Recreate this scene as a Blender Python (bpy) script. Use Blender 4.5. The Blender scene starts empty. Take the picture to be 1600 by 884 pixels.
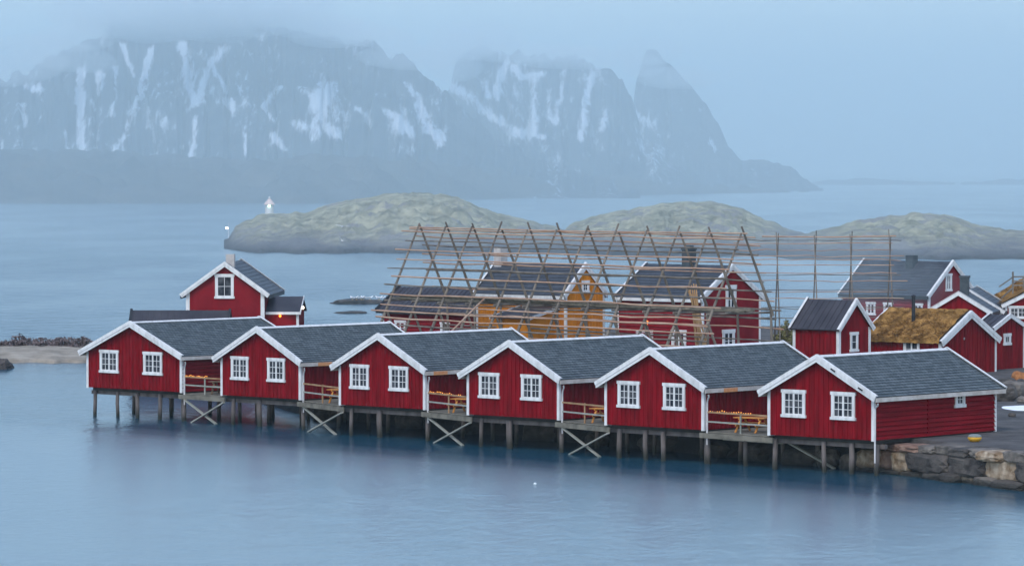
import bpy, bmesh, math, random
from mathutils import Vector, Matrix, noise as mnoise
R = math.radians
random.seed(7)
scene = bpy.context.scene
COL = scene.collection

# ------------------------------------------------------------------ camera
F, CAMH, HOR = 6322.4, 15.192, 256.47        # focal length in photo pixels, eye height, horizon row
PITCH = math.atan((442 - HOR) / F)
cam = bpy.data.cameras.new("camera")
cam_o = bpy.data.objects.new("camera", cam); COL.objects.link(cam_o)
cam_o.location = (0, 0, CAMH)
cam_o.rotation_euler = (math.pi / 2 - PITCH, 0, 0)
cam.sensor_width = 36; cam.lens = 36 * F / 1600
cam.clip_start = 1; cam.clip_end = 40000
scene.camera = cam_o

# ------------------------------------------------------------------ light
SUN_EL, SUN_AZ = R(48), R(200)               # azimuth clockwise from +Y (behind the camera, a little to the left)
world = bpy.data.worlds.new("World"); scene.world = world
world.use_nodes = True
wn = world.node_tree; wn.nodes.clear()
sky = wn.nodes.new("ShaderNodeTexSky"); sky.sky_type = 'NISHITA'; sky.sun_disc = False
sky.sun_elevation = SUN_EL; sky.sun_rotation = SUN_AZ
sky.air_density = 1.0; sky.dust_density = 1.0; sky.ozone_density = 1.0
bg = wn.nodes.new("ShaderNodeBackground"); bg.inputs[1].default_value = 0.15
wo = wn.nodes.new("ShaderNodeOutputWorld")
wn.links.new(sky.outputs[0], bg.inputs[0]); wn.links.new(bg.outputs[0], wo.inputs[0])
sun = bpy.data.lights.new("sun", 'SUN'); sun.energy = 0.7; sun.angle = R(14); sun.color = (1.0, 0.96, 0.9)
sun_o = bpy.data.objects.new("sun", sun); COL.objects.link(sun_o)
sd = Vector((math.sin(SUN_AZ) * math.cos(SUN_EL), math.cos(SUN_AZ) * math.cos(SUN_EL), math.sin(SUN_EL)))
sun_o.rotation_euler = (-sd).to_track_quat('-Z', 'Y').to_euler()
vs = scene.view_settings
vs.view_transform = 'Standard'; vs.look = 'None'; vs.gamma = 1; vs.use_curve_mapping = False
vs.exposure = 0.93
cy = scene.cycles
cy.use_denoising = True
cy.volume_bounces = 3; cy.max_bounces = 8; cy.diffuse_bounces = 3; cy.glossy_bounces = 3
cy.sample_clamp_indirect = 4.0
HAZE_DENSITY = 0.00010
FOG_DENSITY = 0.00068
HAZE_COLOR = (0.80, 0.965, 1.0)

# ------------------------------------------------------------------ pixel <-> world (photo pixels, 1600 x 884)
FW = Vector((0, math.cos(PITCH), -math.sin(PITCH))); UP = Vector((0, math.sin(PITCH), math.cos(PITCH)))
def ray(px, py): return FW + Vector(((px - 800) / F, 0, 0)) + UP * ((442 - py) / F)
def at(px, py, Y):
    d = ray(px, py); return Vector((0, 0, CAMH)) + d * (Y / d.y)
def gnd(px, py, z=0.0):
    d = ray(px, py); return Vector((0, 0, CAMH)) + d * ((z - CAMH) / d.z)
def zat(py, Y): return at(800, py, Y).z
def xat(px, Y): return at(px, 400, Y).x

# ------------------------------------------------------------------ materials
def new_mat(name):
    m = bpy.data.materials.new(name); m.use_nodes = True
    nt = m.node_tree; b = nt.nodes["Principled BSDF"]
    return m, nt, b
def mat(name, col, col2=None, scale=3.0, stretch=(1, 1, 1), rough=0.7, bump=0.0, bscale=None, spec=0.3, detail=5, lo=.35, hi=.65, metallic=0):
    """two colours mixed by noise in object space, optional bump"""
    m, nt, b = new_mat(name)
    b.inputs["Roughness"].default_value = rough
    b.inputs["Specular IOR Level"].default_value = spec
    b.inputs["Metallic"].default_value = metallic
    b.inputs["Base Color"].default_value = (*col, 1)
    if col2 or bump:
        tc = nt.nodes.new("ShaderNodeTexCoord"); mp = nt.nodes.new("ShaderNodeMapping")
        mp.inputs["Scale"].default_value = stretch
        nt.links.new(tc.outputs["Object"], mp.inputs[0])
        n = nt.nodes.new("ShaderNodeTexNoise"); n.inputs["Scale"].default_value = scale; n.inputs["Detail"].default_value = detail
        nt.links.new(mp.outputs[0], n.inputs[0])
        if col2:
            r = nt.nodes.new("ShaderNodeValToRGB")
            r.color_ramp.elements[0].position = lo; r.color_ramp.elements[1].position = hi
            r.color_ramp.elements[0].color = (*col, 1); r.color_ramp.elements[1].color = (*col2, 1)
            nt.links.new(n.outputs[0], r.inputs[0]); nt.links.new(r.outputs[0], b.inputs["Base Color"])
        if bump:
            n2 = nt.nodes.new("ShaderNodeTexNoise"); n2.inputs["Scale"].default_value = bscale or scale * 4; n2.inputs["Detail"].default_value = 4
            nt.links.new(mp.outputs[0], n2.inputs[0])
            bp = nt.nodes.new("ShaderNodeBump"); bp.inputs["Strength"].default_value = 1; bp.inputs["Distance"].default_value = bump
            nt.links.new(n2.outputs[0], bp.inputs["Height"]); nt.links.new(bp.outputs[0], b.inputs["Normal"])
    return m
def emit(name, col, strength):
    m, nt, b = new_mat(name)
    b.inputs["Base Color"].default_value = (*col, 1)
    b.inputs["Emission Color"].default_value = (*col, 1); b.inputs["Emission Strength"].default_value = strength
    return m
def tile_mat(name, c1, c2, gap, bw, bh, tile=True):
    """roof covering laid out on the roof's own UV (metres): u along the ridge, v up the slope"""
    m, nt, b = new_mat(name)
    uv = nt.nodes.new("ShaderNodeUVMap")
    br = nt.nodes.new("ShaderNodeTexBrick"); br.inputs["Scale"].default_value = 1
    br.inputs["Brick Width"].default_value = bw; br.inputs["Row Height"].default_value = bh
    br.inputs["Mortar Size"].default_value = .016; br.inputs["Bias"].default_value = 0.1
    br.inputs["Color1"].default_value = (*c1, 1); br.inputs["Color2"].default_value = (*c2, 1); br.inputs["Mortar"].default_value = (*gap, 1)
    nt.links.new(uv.outputs[0], br.inputs[0])
    n = nt.nodes.new("ShaderNodeTexNoise"); n.inputs["Scale"].default_value = .9; n.inputs["Detail"].default_value = 6
    nt.links.new(uv.outputs[0], n.inputs[0])
    mx = nt.nodes.new("ShaderNodeMix"); mx.data_type = 'RGBA'; mx.blend_type = 'OVERLAY'; mx.inputs[0].default_value = .45
    nt.links.new(br.outputs[0], mx.inputs[6]); nt.links.new(n.outputs[0], mx.inputs[7])
    nt.links.new(mx.outputs[2], b.inputs["Base Color"])
    bp = nt.nodes.new("ShaderNodeBump"); bp.inputs["Distance"].default_value = .02; bp.invert = True
    nt.links.new(br.outputs[1], bp.inputs["Height"]); nt.links.new(bp.outputs[0], b.inputs["Normal"])
    b.inputs["Roughness"].default_value = .55; b.inputs["Specular IOR Level"].default_value = .4
    return m

M = dict(
    red=mat("red_paint", (.118, .0010, .0036), (.215, .0024, .0085), 1.6, (2.2, 2.2, .3), .85, .004, 30, spec=.06),
    dark_timber=mat("dark_timber", (.022, .02, .019), (.045, .04, .036), 2, rough=.9),
    red_clap=mat("red_clapboard", (.115, .0012, .004), (.235, .004, .012), 1.0, (.35, .35, 5.5), .85, .004, 30, spec=.06, lo=.32, hi=.68),
    red2=mat("red_paint_old", (.15, .004, .009), (.21, .008, .015), 1.1, (1, 1, .5), .85, .004, 30, spec=.08),
    white=mat("white_paint", (.46, .465, .46), (.66, .67, .67), 2.2, (1.6, 1.6, .6), .6, lo=.25, hi=.55),
    ochre=mat("ochre_paint", (.46, .155, .010), (.60, .22, .018), 1.2, (1, 1, .4), .85, .004, 30, spec=.1),
    slate=tile_mat("slate_tiles", (.042, .055, .058), (.115, .137, .142), (.012, .017, .022), .24, .25),
    dark_slate=tile_mat("dark_slate_roof", (.034, .04, .052), (.05, .057, .07), (.025, .028, .035), .5, .34),
    metal_roof=mat("dark_metal_roof", (.030, .028, .036), (.05, .047, .056), .7, (1, 1, 1), .5),
    fascia=mat("weathered_fascia", (.42, .38, .34), (.58, .55, .52), 2.2, (1, 1, 1), .7),
    orange_patch=mat("patch_orange", (.55, .22, .08), (.62, .3, .14), 4, (1, 1, 1), .7),
    pile=mat("pile_timber", (.075, .064, .06), (.165, .14, .132), 1.6, (1, 1, .3), .85, .02, 9),
    deck=mat("deck_timber", (.10, .095, .075), (.19, .175, .14), 2, (1, 1, 1), .8, .01, 12),
    brace=mat("brace_timber", (.22, .235, .20), (.34, .33, .29), 2, (1, 1, 1), .8, .01, 12),
    rail=mat("rail_timber", (.24, .13, .06), (.36, .22, .12), 2, (1, 1, 1), .75),
    table=mat("table_timber", (.44, .17, .03), (.56, .25, .05), 3, (1, 1, 1), .6),
    table_old=mat("table_timber_old", (.10, .07, .04), (.17, .11, .07), 3, (1, 1, 1), .7),
    rack_leg=mat("rack_pole_dark", (.10, .088, .075), (.21, .18, .145), 1.2, (1, 1, .4), .85, .01, 10),
    rack_rail=mat("rack_pole_pale", (.34, .20, .13), (.46, .32, .23), .8, (1, 1, 1), .8),
    bundle=mat("stored_poles", (.09, .085, .065), (.19, .165, .12), 2.5, (1, 1, 1), .9, .02, 8),
    tan_poles=mat("leaning_poles", (.30, .17, .07), (.46, .28, .13), 2, (1, 1, .2), .8, .01, 10),
    pipe=mat("grey_pipe", (.45, .44, .45), (.55, .54, .54), 3, rough=.5),
    glass=None, black=mat("black_metal", (.012, .015, .02), (.03, .032, .036), 3, rough=.5),
    stone_chimney=mat("chimney_render", (.36, .34, .33), (.48, .46, .44), 3, rough=.9, bump=.01),
    dark_chimney=mat("dark_chimney", (.035, .05, .06), (.06, .075, .085), 3, rough=.7),
    ground=mat("gravel_yard", (.05, .047, .047), (.10, .094, .09), .9, (1, 1, 1), .95, .06, 5, detail=9),
    turf=None, earth=mat("shore_earth", (.16, .13, .085), (.30, .25, .16), .25, (1, 1, 2), .95, .2, 1.5),
    rock_dark=mat("dark_rock", (.036, .032, .030), (.10, .088, .078), 1.5, (1, 1, 1), .9, .06, 5),
    rock_grey=mat("grey_rock", (.075, .066, .058), (.20, .175, .15), 1.7, (1, 1, 1), .9, .05, 5),
    rock_tan=mat("tan_rock", (.17, .11, .06), (.42, .34, .25), 2.2, (1, 1, 1), .9, .05, 6),
    rock_red=mat("reddish_rock", (.15, .085, .06), (.26, .17, .13), 2, (1, 1, 1), .9, .05, 6),
    rock_rust=mat("rusty_rock", (.22, .08, .025), (.36, .16, .06), 3, (1, 1, 1), .9, .05, 6),
    skerry=mat("skerry_rock", (.028, .026, .026), (.075, .062, .055), .8, (1, 1, 1), .8, .08, 3),
    snow=mat("snow", (.78, .81, .86), (.86, .88, .92), 3, rough=.7),
    gull=mat("gull_white", (.82, .83, .84), rough=.6), gull_grey=mat("gull_grey", (.38, .40, .43), rough=.6),
    beak=mat("gull_yellow", (.6, .36, .03), rough=.5),
    buoy=mat("buoy_yellow", (.56, .30, .02), (.64, .36, .04), 4, rough=.5), buoy_top=mat("buoy_grey", (.14, .17, .17), (.22, .24, .23), 4, rough=.6),
    car=mat("car_paint", (.02, .026, .032), rough=.25, spec=.5), tyre=mat("rubber", (.012, .012, .012), rough=.9), rim=mat("rim_metal", (.35, .36, .37), rough=.3, metallic=.8),
    tail=mat("tail_lamp_red", (.45, .01, .015), rough=.3),
    bulb=emit("warm_bulb", (1.0, .36, .04), .75), lamp=emit("wall_lamp_glow", (1.0, .26, .03), 1.3), lamp_w=emit("white_lamp_glow", (1.0, .85, .65), 1.6),
    green_lamp=emit("beacon_green_glow", (.45, 1.0, .72), 3.5), beacon_lamp=emit("beacon_white_glow", (.95, .9, 1.0), 4),
    light_red=mat("lighthouse_roof", (.7, .55, .5), rough=.5),
    twig=mat("bush_twigs", (.05, .035, .032), (.10, .075, .066), 2, rough=.9),
    bush=mat("bush_brown", (.10, .078, .08), (.19, .155, .155), 1.2, rough=.95),
    bush_y=mat("bush_yellow_green", (.14, .13, .045), (.26, .24, .10), 1.2, rough=.95),
)
def glass_mat():
    m, nt, b = new_mat("window_glass")
    b.inputs["Base Color"].default_value = (.02, .026, .035, 1); b.inputs["Roughness"].default_value = .06
    b.inputs["Specular IOR Level"].default_value = .14
    tc = nt.nodes.new("ShaderNodeTexCoord"); n = nt.nodes.new("ShaderNodeTexNoise"); n.inputs["Scale"].default_value = 1.7
    r = nt.nodes.new("ShaderNodeValToRGB")
    r.color_ramp.elements[0].position = .42; r.color_ramp.elements[1].position = .62
    r.color_ramp.elements[0].color = (.012, .016, .025, 1); r.color_ramp.elements[1].color = (.07, .075, .085, 1)
    nt.links.new(tc.outputs["Object"], n.inputs[0]); nt.links.new(n.outputs[0], r.inputs[0]); nt.links.new(r.outputs[0], b.inputs["Base Color"])
    return m
M['glass'] = glass_mat()
M['turf'] = mat("turf_roof", (.16, .078, .016), (.44, .245, .072), 1.6, (1, 1, 1), .95, .12, 7, detail=8)

def wet_shade_band(m, z0, z1, col, amp=.5):
    """stone and timber stained dark by the tide, and ground darkened for shade under the decks, below height z1"""
    nt = m.node_tree; b = nt.nodes["Principled BSDF"]; src = b.inputs["Base Color"].links[0].from_socket
    g = nt.nodes.new("ShaderNodeNewGeometry"); sx = nt.nodes.new("ShaderNodeSeparateXYZ"); nt.links.new(g.outputs["Position"], sx.inputs[0])
    n = nt.nodes.new("ShaderNodeTexNoise"); n.inputs["Scale"].default_value = 2.2; n.inputs["Detail"].default_value = 4; nt.links.new(g.outputs["Position"], n.inputs[0])
    ad = nt.nodes.new("ShaderNodeMath"); ad.operation = 'MULTIPLY_ADD'; ad.inputs[1].default_value = -amp; nt.links.new(n.outputs[0], ad.inputs[0]); nt.links.new(sx.outputs[2], ad.inputs[2])
    mr = nt.nodes.new("ShaderNodeMapRange"); mr.inputs[1].default_value = z0 - amp / 2; mr.inputs[2].default_value = z1 - amp / 2; nt.links.new(ad.outputs[0], mr.inputs[0])
    mx = nt.nodes.new("ShaderNodeMix"); mx.data_type = 'RGBA'; mx.inputs[6].default_value = (*col, 1)
    nt.links.new(mr.outputs[0], mx.inputs[0]); nt.links.new(src, mx.inputs[7]); nt.links.new(mx.outputs[2], b.inputs["Base Color"])
wet_shade_band(M['pile'], .15, .8, (.022, .024, .018)); wet_shade_band(M['ground'], 1.25, 1.6, (.016, .015, .015), .3)  # piles: tide stain; ground: wet stone plus painted shade under the decks
for k_ in ('rock_dark', 'rock_grey', 'rock_tan', 'rock_red'): wet_shade_band(M[k_], .05, .45, (.02, .02, .017), .4)

# ------------------------------------------------------------------ mesh builder
class MB:
    def __init__(s): s.v = []; s.f = []; s.uv = []
    def face(s, pts, uv=None):
        i = len(s.v); s.v += [tuple(p) for p in pts]; s.f.append(list(range(i, i + len(pts)))); s.uv.append(uv)
    def prism(s, pts, d):
        """closed prism: polygon pts (Vectors) extruded by vector d"""
        pts = [Vector(p) for p in pts]; d = Vector(d); q = [p + d for p in pts]
        n = Vector((0, 0, 0))
        for a, b in zip(pts, pts[1:] + pts[:1]): n += a.cross(b)
        if n.dot(d) > 0: pts, q = q, pts; d = -d
        s.face(pts); s.face(q[::-1])
        k = len(pts)
        for i in range(k):
            j = (i + 1) % k; s.face([pts[j], pts[i], q[i], q[j]])
    def box(s, x0, x1, y0, y1, z0, z1):
        s.prism([(x0, y0, z0), (x1, y0, z0), (x1, y1, z0), (x0, y1, z0)], (0, 0, z1 - z0))
    def beam(s, a, b, w, h=None, up=(0, 0, 1)):
        """rectangular bar from a to b, w wide, h in the up direction"""
        a = Vector(a); b = Vector(b); h = h or w; d = (b - a).normalized(); u = Vector(up)
        x = d.cross(u)
        if x.length < 1e-4: x = d.cross(Vector((1, 0, 0)))
        x.normalize(); y = x.cross(d).normalized()
        s.prism([a - x * w / 2 - y * h / 2, a + x * w / 2 - y * h / 2, a + x * w / 2 + y * h / 2, a - x * w / 2 + y * h / 2], b - a)
    def tube(s, pts, r, n=7, caps=True):
        pts = [Vector(p) for p in pts]; rs = r if isinstance(r, (list, tuple)) else [r] * len(pts)
        base = len(s.v)
        for i, p in enumerate(pts):
            d = (pts[min(i + 1, len(pts) - 1)] - pts[max(i - 1, 0)]).normalized()
            x = d.cross(Vector((0, 0, 1))) if abs(d.z) < .9 else d.cross(Vector((0, 1, 0)))
            x.normalize(); y = d.cross(x)
            for k in range(n):
                a = 2 * math.pi * k / n; s.v.append(tuple(p + (x * math.cos(a) + y * math.sin(a)) * rs[i]))
        for i in range(len(pts) - 1):
            for k in range(n):
                k2 = (k + 1) % n
                s.f.append([base + i * n + k2, base + i * n + k, base + (i + 1) * n + k, base + (i + 1) * n + k2]); s.uv.append(None)
        if caps:
            s.f.append([base + k for k in range(n)]); s.uv.append(None)
            e = base + (len(pts) - 1) * n; s.f.append([e + k for k in range(n)][::-1]); s.uv.append(None)
    def lathe(s, prof, n=20, c=(0, 0, 0)):
        """profile [(radius, z)] turned round the z axis"""
        c = Vector(c); base = len(s.v)
        for r, z in prof:
            for k in range(n):
                a = 2 * math.pi * k / n; s.v.append((c.x + r * math.cos(a), c.y + r * math.sin(a), c.z + z))
        for i in range(len(prof) - 1):
            for k in range(n):
                k2 = (k + 1) % n
                s.f.append([base + i * n + k, base + i * n + k2, base + (i + 1) * n + k2, base + (i + 1) * n + k]); s.uv.append(None)
        s.f.append([base + k for k in range(n)][::-1]); s.uv.append(None)
        e = base + (len(prof) - 1) * n; s.f.append([e + k for k in range(n)]); s.uv.append(None)
    def ellipsoid(s, c, rx, ry, rz, n=12, m=8, rot=None):
        c = Vector(c); base = len(s.v); rot = rot or Matrix.Identity(3)
        for i in range(m + 1):
            t = math.pi * i / m
            for k in range(n):
                a = 2 * math.pi * k / n
                s.v.append(tuple(c + rot @ Vector((rx * math.sin(t) * math.cos(a), ry * math.sin(t) * math.sin(a), rz * math.cos(t)))))
        for i in range(m):
            for k in range(n):
                k2 = (k + 1) % n
                s.f.append([base + i * n + k, base + (i + 1) * n + k, base + (i + 1) * n + k2, base + i * n + k2]); s.uv.append(None)
    def build(s, name, material, parent=None, smooth=False, weld=False):
        me = bpy.data.meshes.new(name); me.from_pydata(s.v, [], s.f)
        if any(u for u in s.uv):
            l = me.uv_layers.new(name="UVMap"); k = 0
            for f, u in zip(s.f, s.uv):
                for j in range(len(f)):
                    l.data[k].uv = u[j] if u else (0, 0); k += 1
        if weld or smooth:
            bm = bmesh.new(); bm.from_mesh(me); bmesh.ops.remove_doubles(bm, verts=bm.verts, dist=1e-4); bm.to_mesh(me); bm.free()
        if smooth:
            for p in me.polygons: p.use_smooth = True
        me.materials.append(material); me.update()
        o = bpy.data.objects.new(name, me); COL.objects.link(o)
        if parent: o.parent = parent
        return o
def tag(o, label=None, cat=None, group=None, kind=None):
    for k, v in (("label", label), ("category", cat), ("group", group), ("kind", kind)):
        if v: o[k] = v
    return o
def empty(name, loc, rz=0.0):
    o = bpy.data.objects.new(name, None); o.empty_display_size = .3; COL.objects.link(o)
    o.location = loc; o.rotation_euler = (0, 0, rz); return o
def copy_tree(o, parent=None):
    c = o.copy(); COL.objects.link(c)
    if parent: c.parent = parent
    for ch in [x for x in bpy.data.objects if x.parent == o]: copy_tree(ch, c)
    return c

# ------------------------------------------------------------------ windows
def window(parent, O, U, N, w, h, nx, ny, casements=2, trim=.13, label=None):
    """window standing on a wall: centre O, U along the wall, N outwards (local axes of the house)"""
    O = Vector(O); U = Vector(U); N = Vector(N); Z = Vector((0, 0, 1))
    def bar(m, u0, u1, z0, z1, d0, d1):
        m.prism([O + U * u0 + Z * z0 + N * d0, O + U * u1 + Z * z0 + N * d0, O + U * u1 + Z * z1 + N * d0, O + U * u0 + Z * z1 + N * d0], N * (d1 - d0))
    f = MB(); W2, H2 = w / 2, h / 2
    bar(f, -W2 - .05, W2 + .05, H2 - trim, H2 + .03, .002, .085)          # head board
    bar(f, -W2 - .06, W2 + .06, -H2 - .03, -H2 + trim * .85, .002, .1)    # sill board
    bar(f, -W2, -W2 + trim, -H2 + trim * .85, H2 - trim, .002, .075); bar(f, W2 - trim, W2, -H2 + trim * .85, H2 - trim, .002, .075)
    iu = W2 - trim; z0, z1 = -H2 + trim * .85, H2 - trim
    cw = 2 * iu / casements
    for c in range(casements):
        a = -iu + c * cw; b = a + cw; sw = .05
        bar(f, a, a + sw, z0, z1, .02, .055); bar(f, b - sw, b, z0, z1, .02, .055)
        bar(f, a + sw, b - sw, z0, z0 + sw, .02, .055); bar(f, a + sw, b - sw, z1 - sw, z1, .02, .055)
        for i in range(1, nx):
            x = a + sw + (cw - 2 * sw) * i / nx; bar(f, x - .016, x + .016, z0 + sw, z1 - sw, .02, .045)
        for j in range(1, ny):
            z = z0 + sw + (z1 - z0 - 2 * sw) * j / ny; bar(f, a + sw, b - sw, z - .016, z + .016, .021, .044)
    fo = f.build("window", M['white'], parent)
    g = MB(); bar(g, -iu, iu, z0, z1, -.02, .018)
    g.build("pane", M['glass'], fo)
    return fo

# ------------------------------------------------------------------ gabled house
def gable_house(name, X, Y, z, th, W, L, He, Ha, ov=.4, fo=.36, wall=M['red'], roof=M['slate'], front='v', side='v',
                barge=.24, trim=.15, courses=.25, thick=.09, base=0.0, corner=True, ridge=True, fascia=True, fascia_mat=None, roof_kind='tiles', side_seam=None, barge_mat=None):
    """local x across the gable, local y along the ridge; gable y=0 and right side x=W are the faces one sees.
    He / Ha: height of the roof's upper surface at the eave tip and at the ridge, above z."""
    root = empty(name, (X, Y, z), th)
    sl = (Ha - He) / (W / 2 + ov); ang = math.atan(sl)
    vt = thick / math.cos(ang)
    def zr(a): return Ha - sl * abs(a - W / 2)                       # upper surface
    zt = lambda a: zr(a) - vt - .004
    # --- walls
    w = MB()
    w.prism([(0, 0, base), (W, 0, base), (W, 0, zt(W)), (W / 2, 0, zt(W / 2)), (0, 0, zt(0))], (0, L, 0))
    st = .29
    if front == 'v':
        n = int(W / st); st2 = W / n
        for i in range(n):
            a0 = i * st2 + .02; a1 = a0 + st2 * .55
            w.prism([(a0, -.034, base - .0), (a1, -.034, base), (a1, -.034, zt(a1) - .01), (a0, -.034, zt(a0) - .01)] if not (a0 < W / 2 < a1) else
                    [(a0, -.034, base), (a1, -.034, base), (a1, -.034, zt(a1) - .01), (W / 2, -.034, zt(W / 2) - .01), (a0, -.034, zt(a0) - .01)], (0, .036, 0))
    elif front == 'h':
        zz = base
        while zz < zt(W / 2) - .2:
            top = zz + .15
            def lim(zv):
                return max(0.0, W / 2 - max(0.0, (Ha - vt - .02 - zv)) / sl) if zv > zt(0) else 0.0
            a = lim(top)
            if W - 2 * a > .2:
                w.prism([(a, -.03, zz), (a, -.002, zz), (a, -.002, top), (a, -.006, top)], (W - 2 * a, 0, 0))
            zz += .165
    w.build("wall", wall, root)
    for sx, sgn in ((W, 1), (0, -1)):
        top = zt(sx) - .01; sw = MB()
        if side == 'v':
            n = int(L / st); s2 = L / n
            for i in range(n):
                b0 = i * s2 + .03
                xa = sx + sgn * .001
                sw.prism([(xa, b0, base), (xa, b0 + s2 * .55, base), (xa, b0 + s2 * .55, top), (xa, b0, top)], (sgn * .034, 0, 0))
        elif side == 'h':
            zz = base
            while zz < top - .05:
                t2 = min(zz + .165, top)
                segs = [(0.0, L)] if not side_seam else [(0.0, side_seam - .05), (side_seam + .05, L)]
                for b0, b1 in segs:
                    sw.prism([(sx + sgn * .075, b0, zz), (sx + sgn * .002, b0, zz), (sx + sgn * .002, b0, t2), (sx + sgn * .03, b0, t2)], (0, b1 - b0, 0))
                zz += .225
            if side_seam:
                sw.prism([(sx + sgn * .001, side_seam - .05, base), (sx + sgn * .001, side_seam + .05, base), (sx + sgn * .001, side_seam + .05, top), (sx + sgn * .001, side_seam - .05, top)], (sgn * .07, 0, 0))
        if sw.v: sw.build("cladding", (M['red_clap'] if wall is M['red'] and side == 'h' else wall), root)
    # --- roof: two slopes laid in courses that overlap like tiles, each closed underneath
    r = MB()
    sl_len = (W / 2 + ov) / math.cos(ang)
    nco = max(2, round(sl_len / courses)); cl = sl_len / nco
    y0, y1 = -fo, L + fo
    for sgn in (-1, 1):
        d = Vector((sgn * math.cos(ang), 0, -math.sin(ang))); nn = Vector((sgn * math.sin(ang), 0, math.cos(ang)))
        top = Vector((W / 2, 0, Ha))
        if roof_kind == 'tiles':
            lift = .022
            for i in range(nco):
                a = top + d * (i * cl); b = top + d * ((i + 1) * cl) + nn * lift
                v0, v1 = sl_len - i * cl, sl_len - (i + 1) * cl
                q = [Vector((p.x, yy, p.z)) for p, yy in ((a, y0), (a, y1), (b, y1), (b, y0))]
                uv = [(y0, v0), (y1, v0), (y1, v1), (y0, v1)]
                if sgn > 0: q = q[::-1]; uv = uv[::-1]
                r.face(q[::-1], uv[::-1])
                b2 = top + d * ((i + 1) * cl)
                q = [Vector((p.x, yy, p.z)) for p, yy in ((b, y0), (b, y1), (b2, y1), (b2, y0))]
                r.face(q if sgn < 0 else q[::-1], [(y0, v1), (y1, v1), (y1, v1), (y0, v1)])
            e = top + d * sl_len
            poly = [top - nn * .003, e - nn * .003, e - nn * thick, Vector((W / 2, 0, Ha - vt))]
        else:
            e = top + d * sl_len
            poly = [top, e, e - nn * thick, Vector((W / 2, 0, Ha - vt))]
        r.prism([Vector((p.x, y0 + .001, p.z)) for p in poly], (0, y1 - y0 - .002, 0))
        if roof_kind == 'seam':                                         # standing seams / battens
            k = y0 + .25
            while k < y1:
                r.prism([Vector((p.x, k, p.z)) for p in (top + nn * .03, e + nn * .03, e + nn * .001, top + nn * .001)], (0, .03, 0))
                k += .45
    ro = r.build("roof", roof, root)
    # --- barge boards
    for yy, back in ((-fo, False), (L + fo, True)):
        for sgn in (-1, 1):
            m = MB()
            d = Vector((sgn * math.cos(ang), 0, -math.sin(ang))); nn = Vector((sgn * math.sin(ang), 0, math.cos(ang)))
            top = Vector((W / 2, 0, Ha)); e = top + d * (sl_len + .01)
            def yb(p, y): return Vector((p.x, y, p.z))
            o1 = .035 if not back else -.035
            up, lo = .06, barge
            t_up = Vector((W / 2, 0, Ha + up / math.cos(ang))); t_lo = Vector((W / 2, 0, Ha - lo / math.cos(ang)))
            ya = yy - o1 * .06
            m.prism([yb(t_up, ya), yb(e + nn * up, ya), yb(e - nn * lo, ya), yb(t_lo, ya)], (0, -o1, 0))
            if barge > .18:
                t_m = Vector((W / 2, 0, Ha - (lo * .42) / math.cos(ang)))
                t_u2 = Vector((W / 2, 0, Ha + (up + .02) / math.cos(ang)))
                ya2 = ya - o1 * 1.03
                m.prism([yb(t_u2, ya2), yb(e + nn * (up + .02), ya2), yb(e - nn * lo * .42, ya2), yb(t_m, ya2)], (0, -o1 * .9, 0))
            # strip on top of the verge
            m.prism([yb(Vector((W / 2, 0, Ha + (up + .022) / math.cos(ang))), ya - o1 * 1.1), yb(e + nn * (up + .022), ya - o1 * 1.1), yb(e + nn * (up + .045), ya - o1 * 1.1), yb(Vector((W / 2, 0, Ha + (up + .045) / math.cos(ang))), ya - o1 * 1.1)], (0, .16 if not back else -.16, 0))
            m.build("barge_board", barge_mat or M['white'], root)
    if ridge:
        m = MB()
        for sgn in (-1, 1):
            d = Vector((sgn * math.cos(ang), 0, -math.sin(ang))); nn = Vector((sgn * math.sin(ang), 0, math.cos(ang)))
            t = Vector((W / 2, 0, Ha + .03 / math.cos(ang))); e = Vector((W / 2, 0, Ha)) + d * .17 + nn * .03
            m.prism([Vector((p.x, y0 + .1, p.z)) for p in (t, e, e + nn * .03, Vector((W / 2, 0, Ha + .06 / math.cos(ang))))], (0, y1 - y0 - .2, 0))
        m.build("ridge_cap", M['white'], root)
    if fascia:
        m = MB()
        ex = W + ov; ez = He - vt
        m.box(ex - .03, ex + .012, y0 + .012, y1 - .012, ez - .13, He - .02)
        m.build("fascia_board", fascia_mat or M['fascia'], root)
        m = MB(); m.box(-ov - .012, -ov + .03, y0 + .012, y1 - .012, ez - .13, He - .02)
        m.build("fascia_board", fascia_mat or M['fascia'], root)
    if corner:
        for cx, cyy in ((0, 0), (W, 0), (W, L), (0, L)):
            m = MB(); sx = -1 if cx == 0 else 1; sy = -1 if cyy == 0 else 1
            t = zt(cx) - .02
            xa, xb = sorted((cx + sx * .07, cx - sx * (trim - .05))); ya, yb2 = sorted((cyy + sy * .055, cyy + sy * .001))
            m.box(xa, xb, ya, yb2, base - .05, t)
            xa, xb = sorted((cx + sx * .001, cx + sx * .07)); ya, yb2 = sorted((cyy + sy * .001, cyy - sy * (trim - .05)))
            m.box(xa, xb, ya, yb2, base - .05, t)
            m.build("corner_board", M['white'], root)
    root['_'] = 0; del root['_']
    return root, zt, sl
def local_to_world(root, p):
    return Matrix.Translation(root.location) @ Matrix.Rotation(root.rotation_euler.z, 4, 'Z') @ Vector(p)

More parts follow.
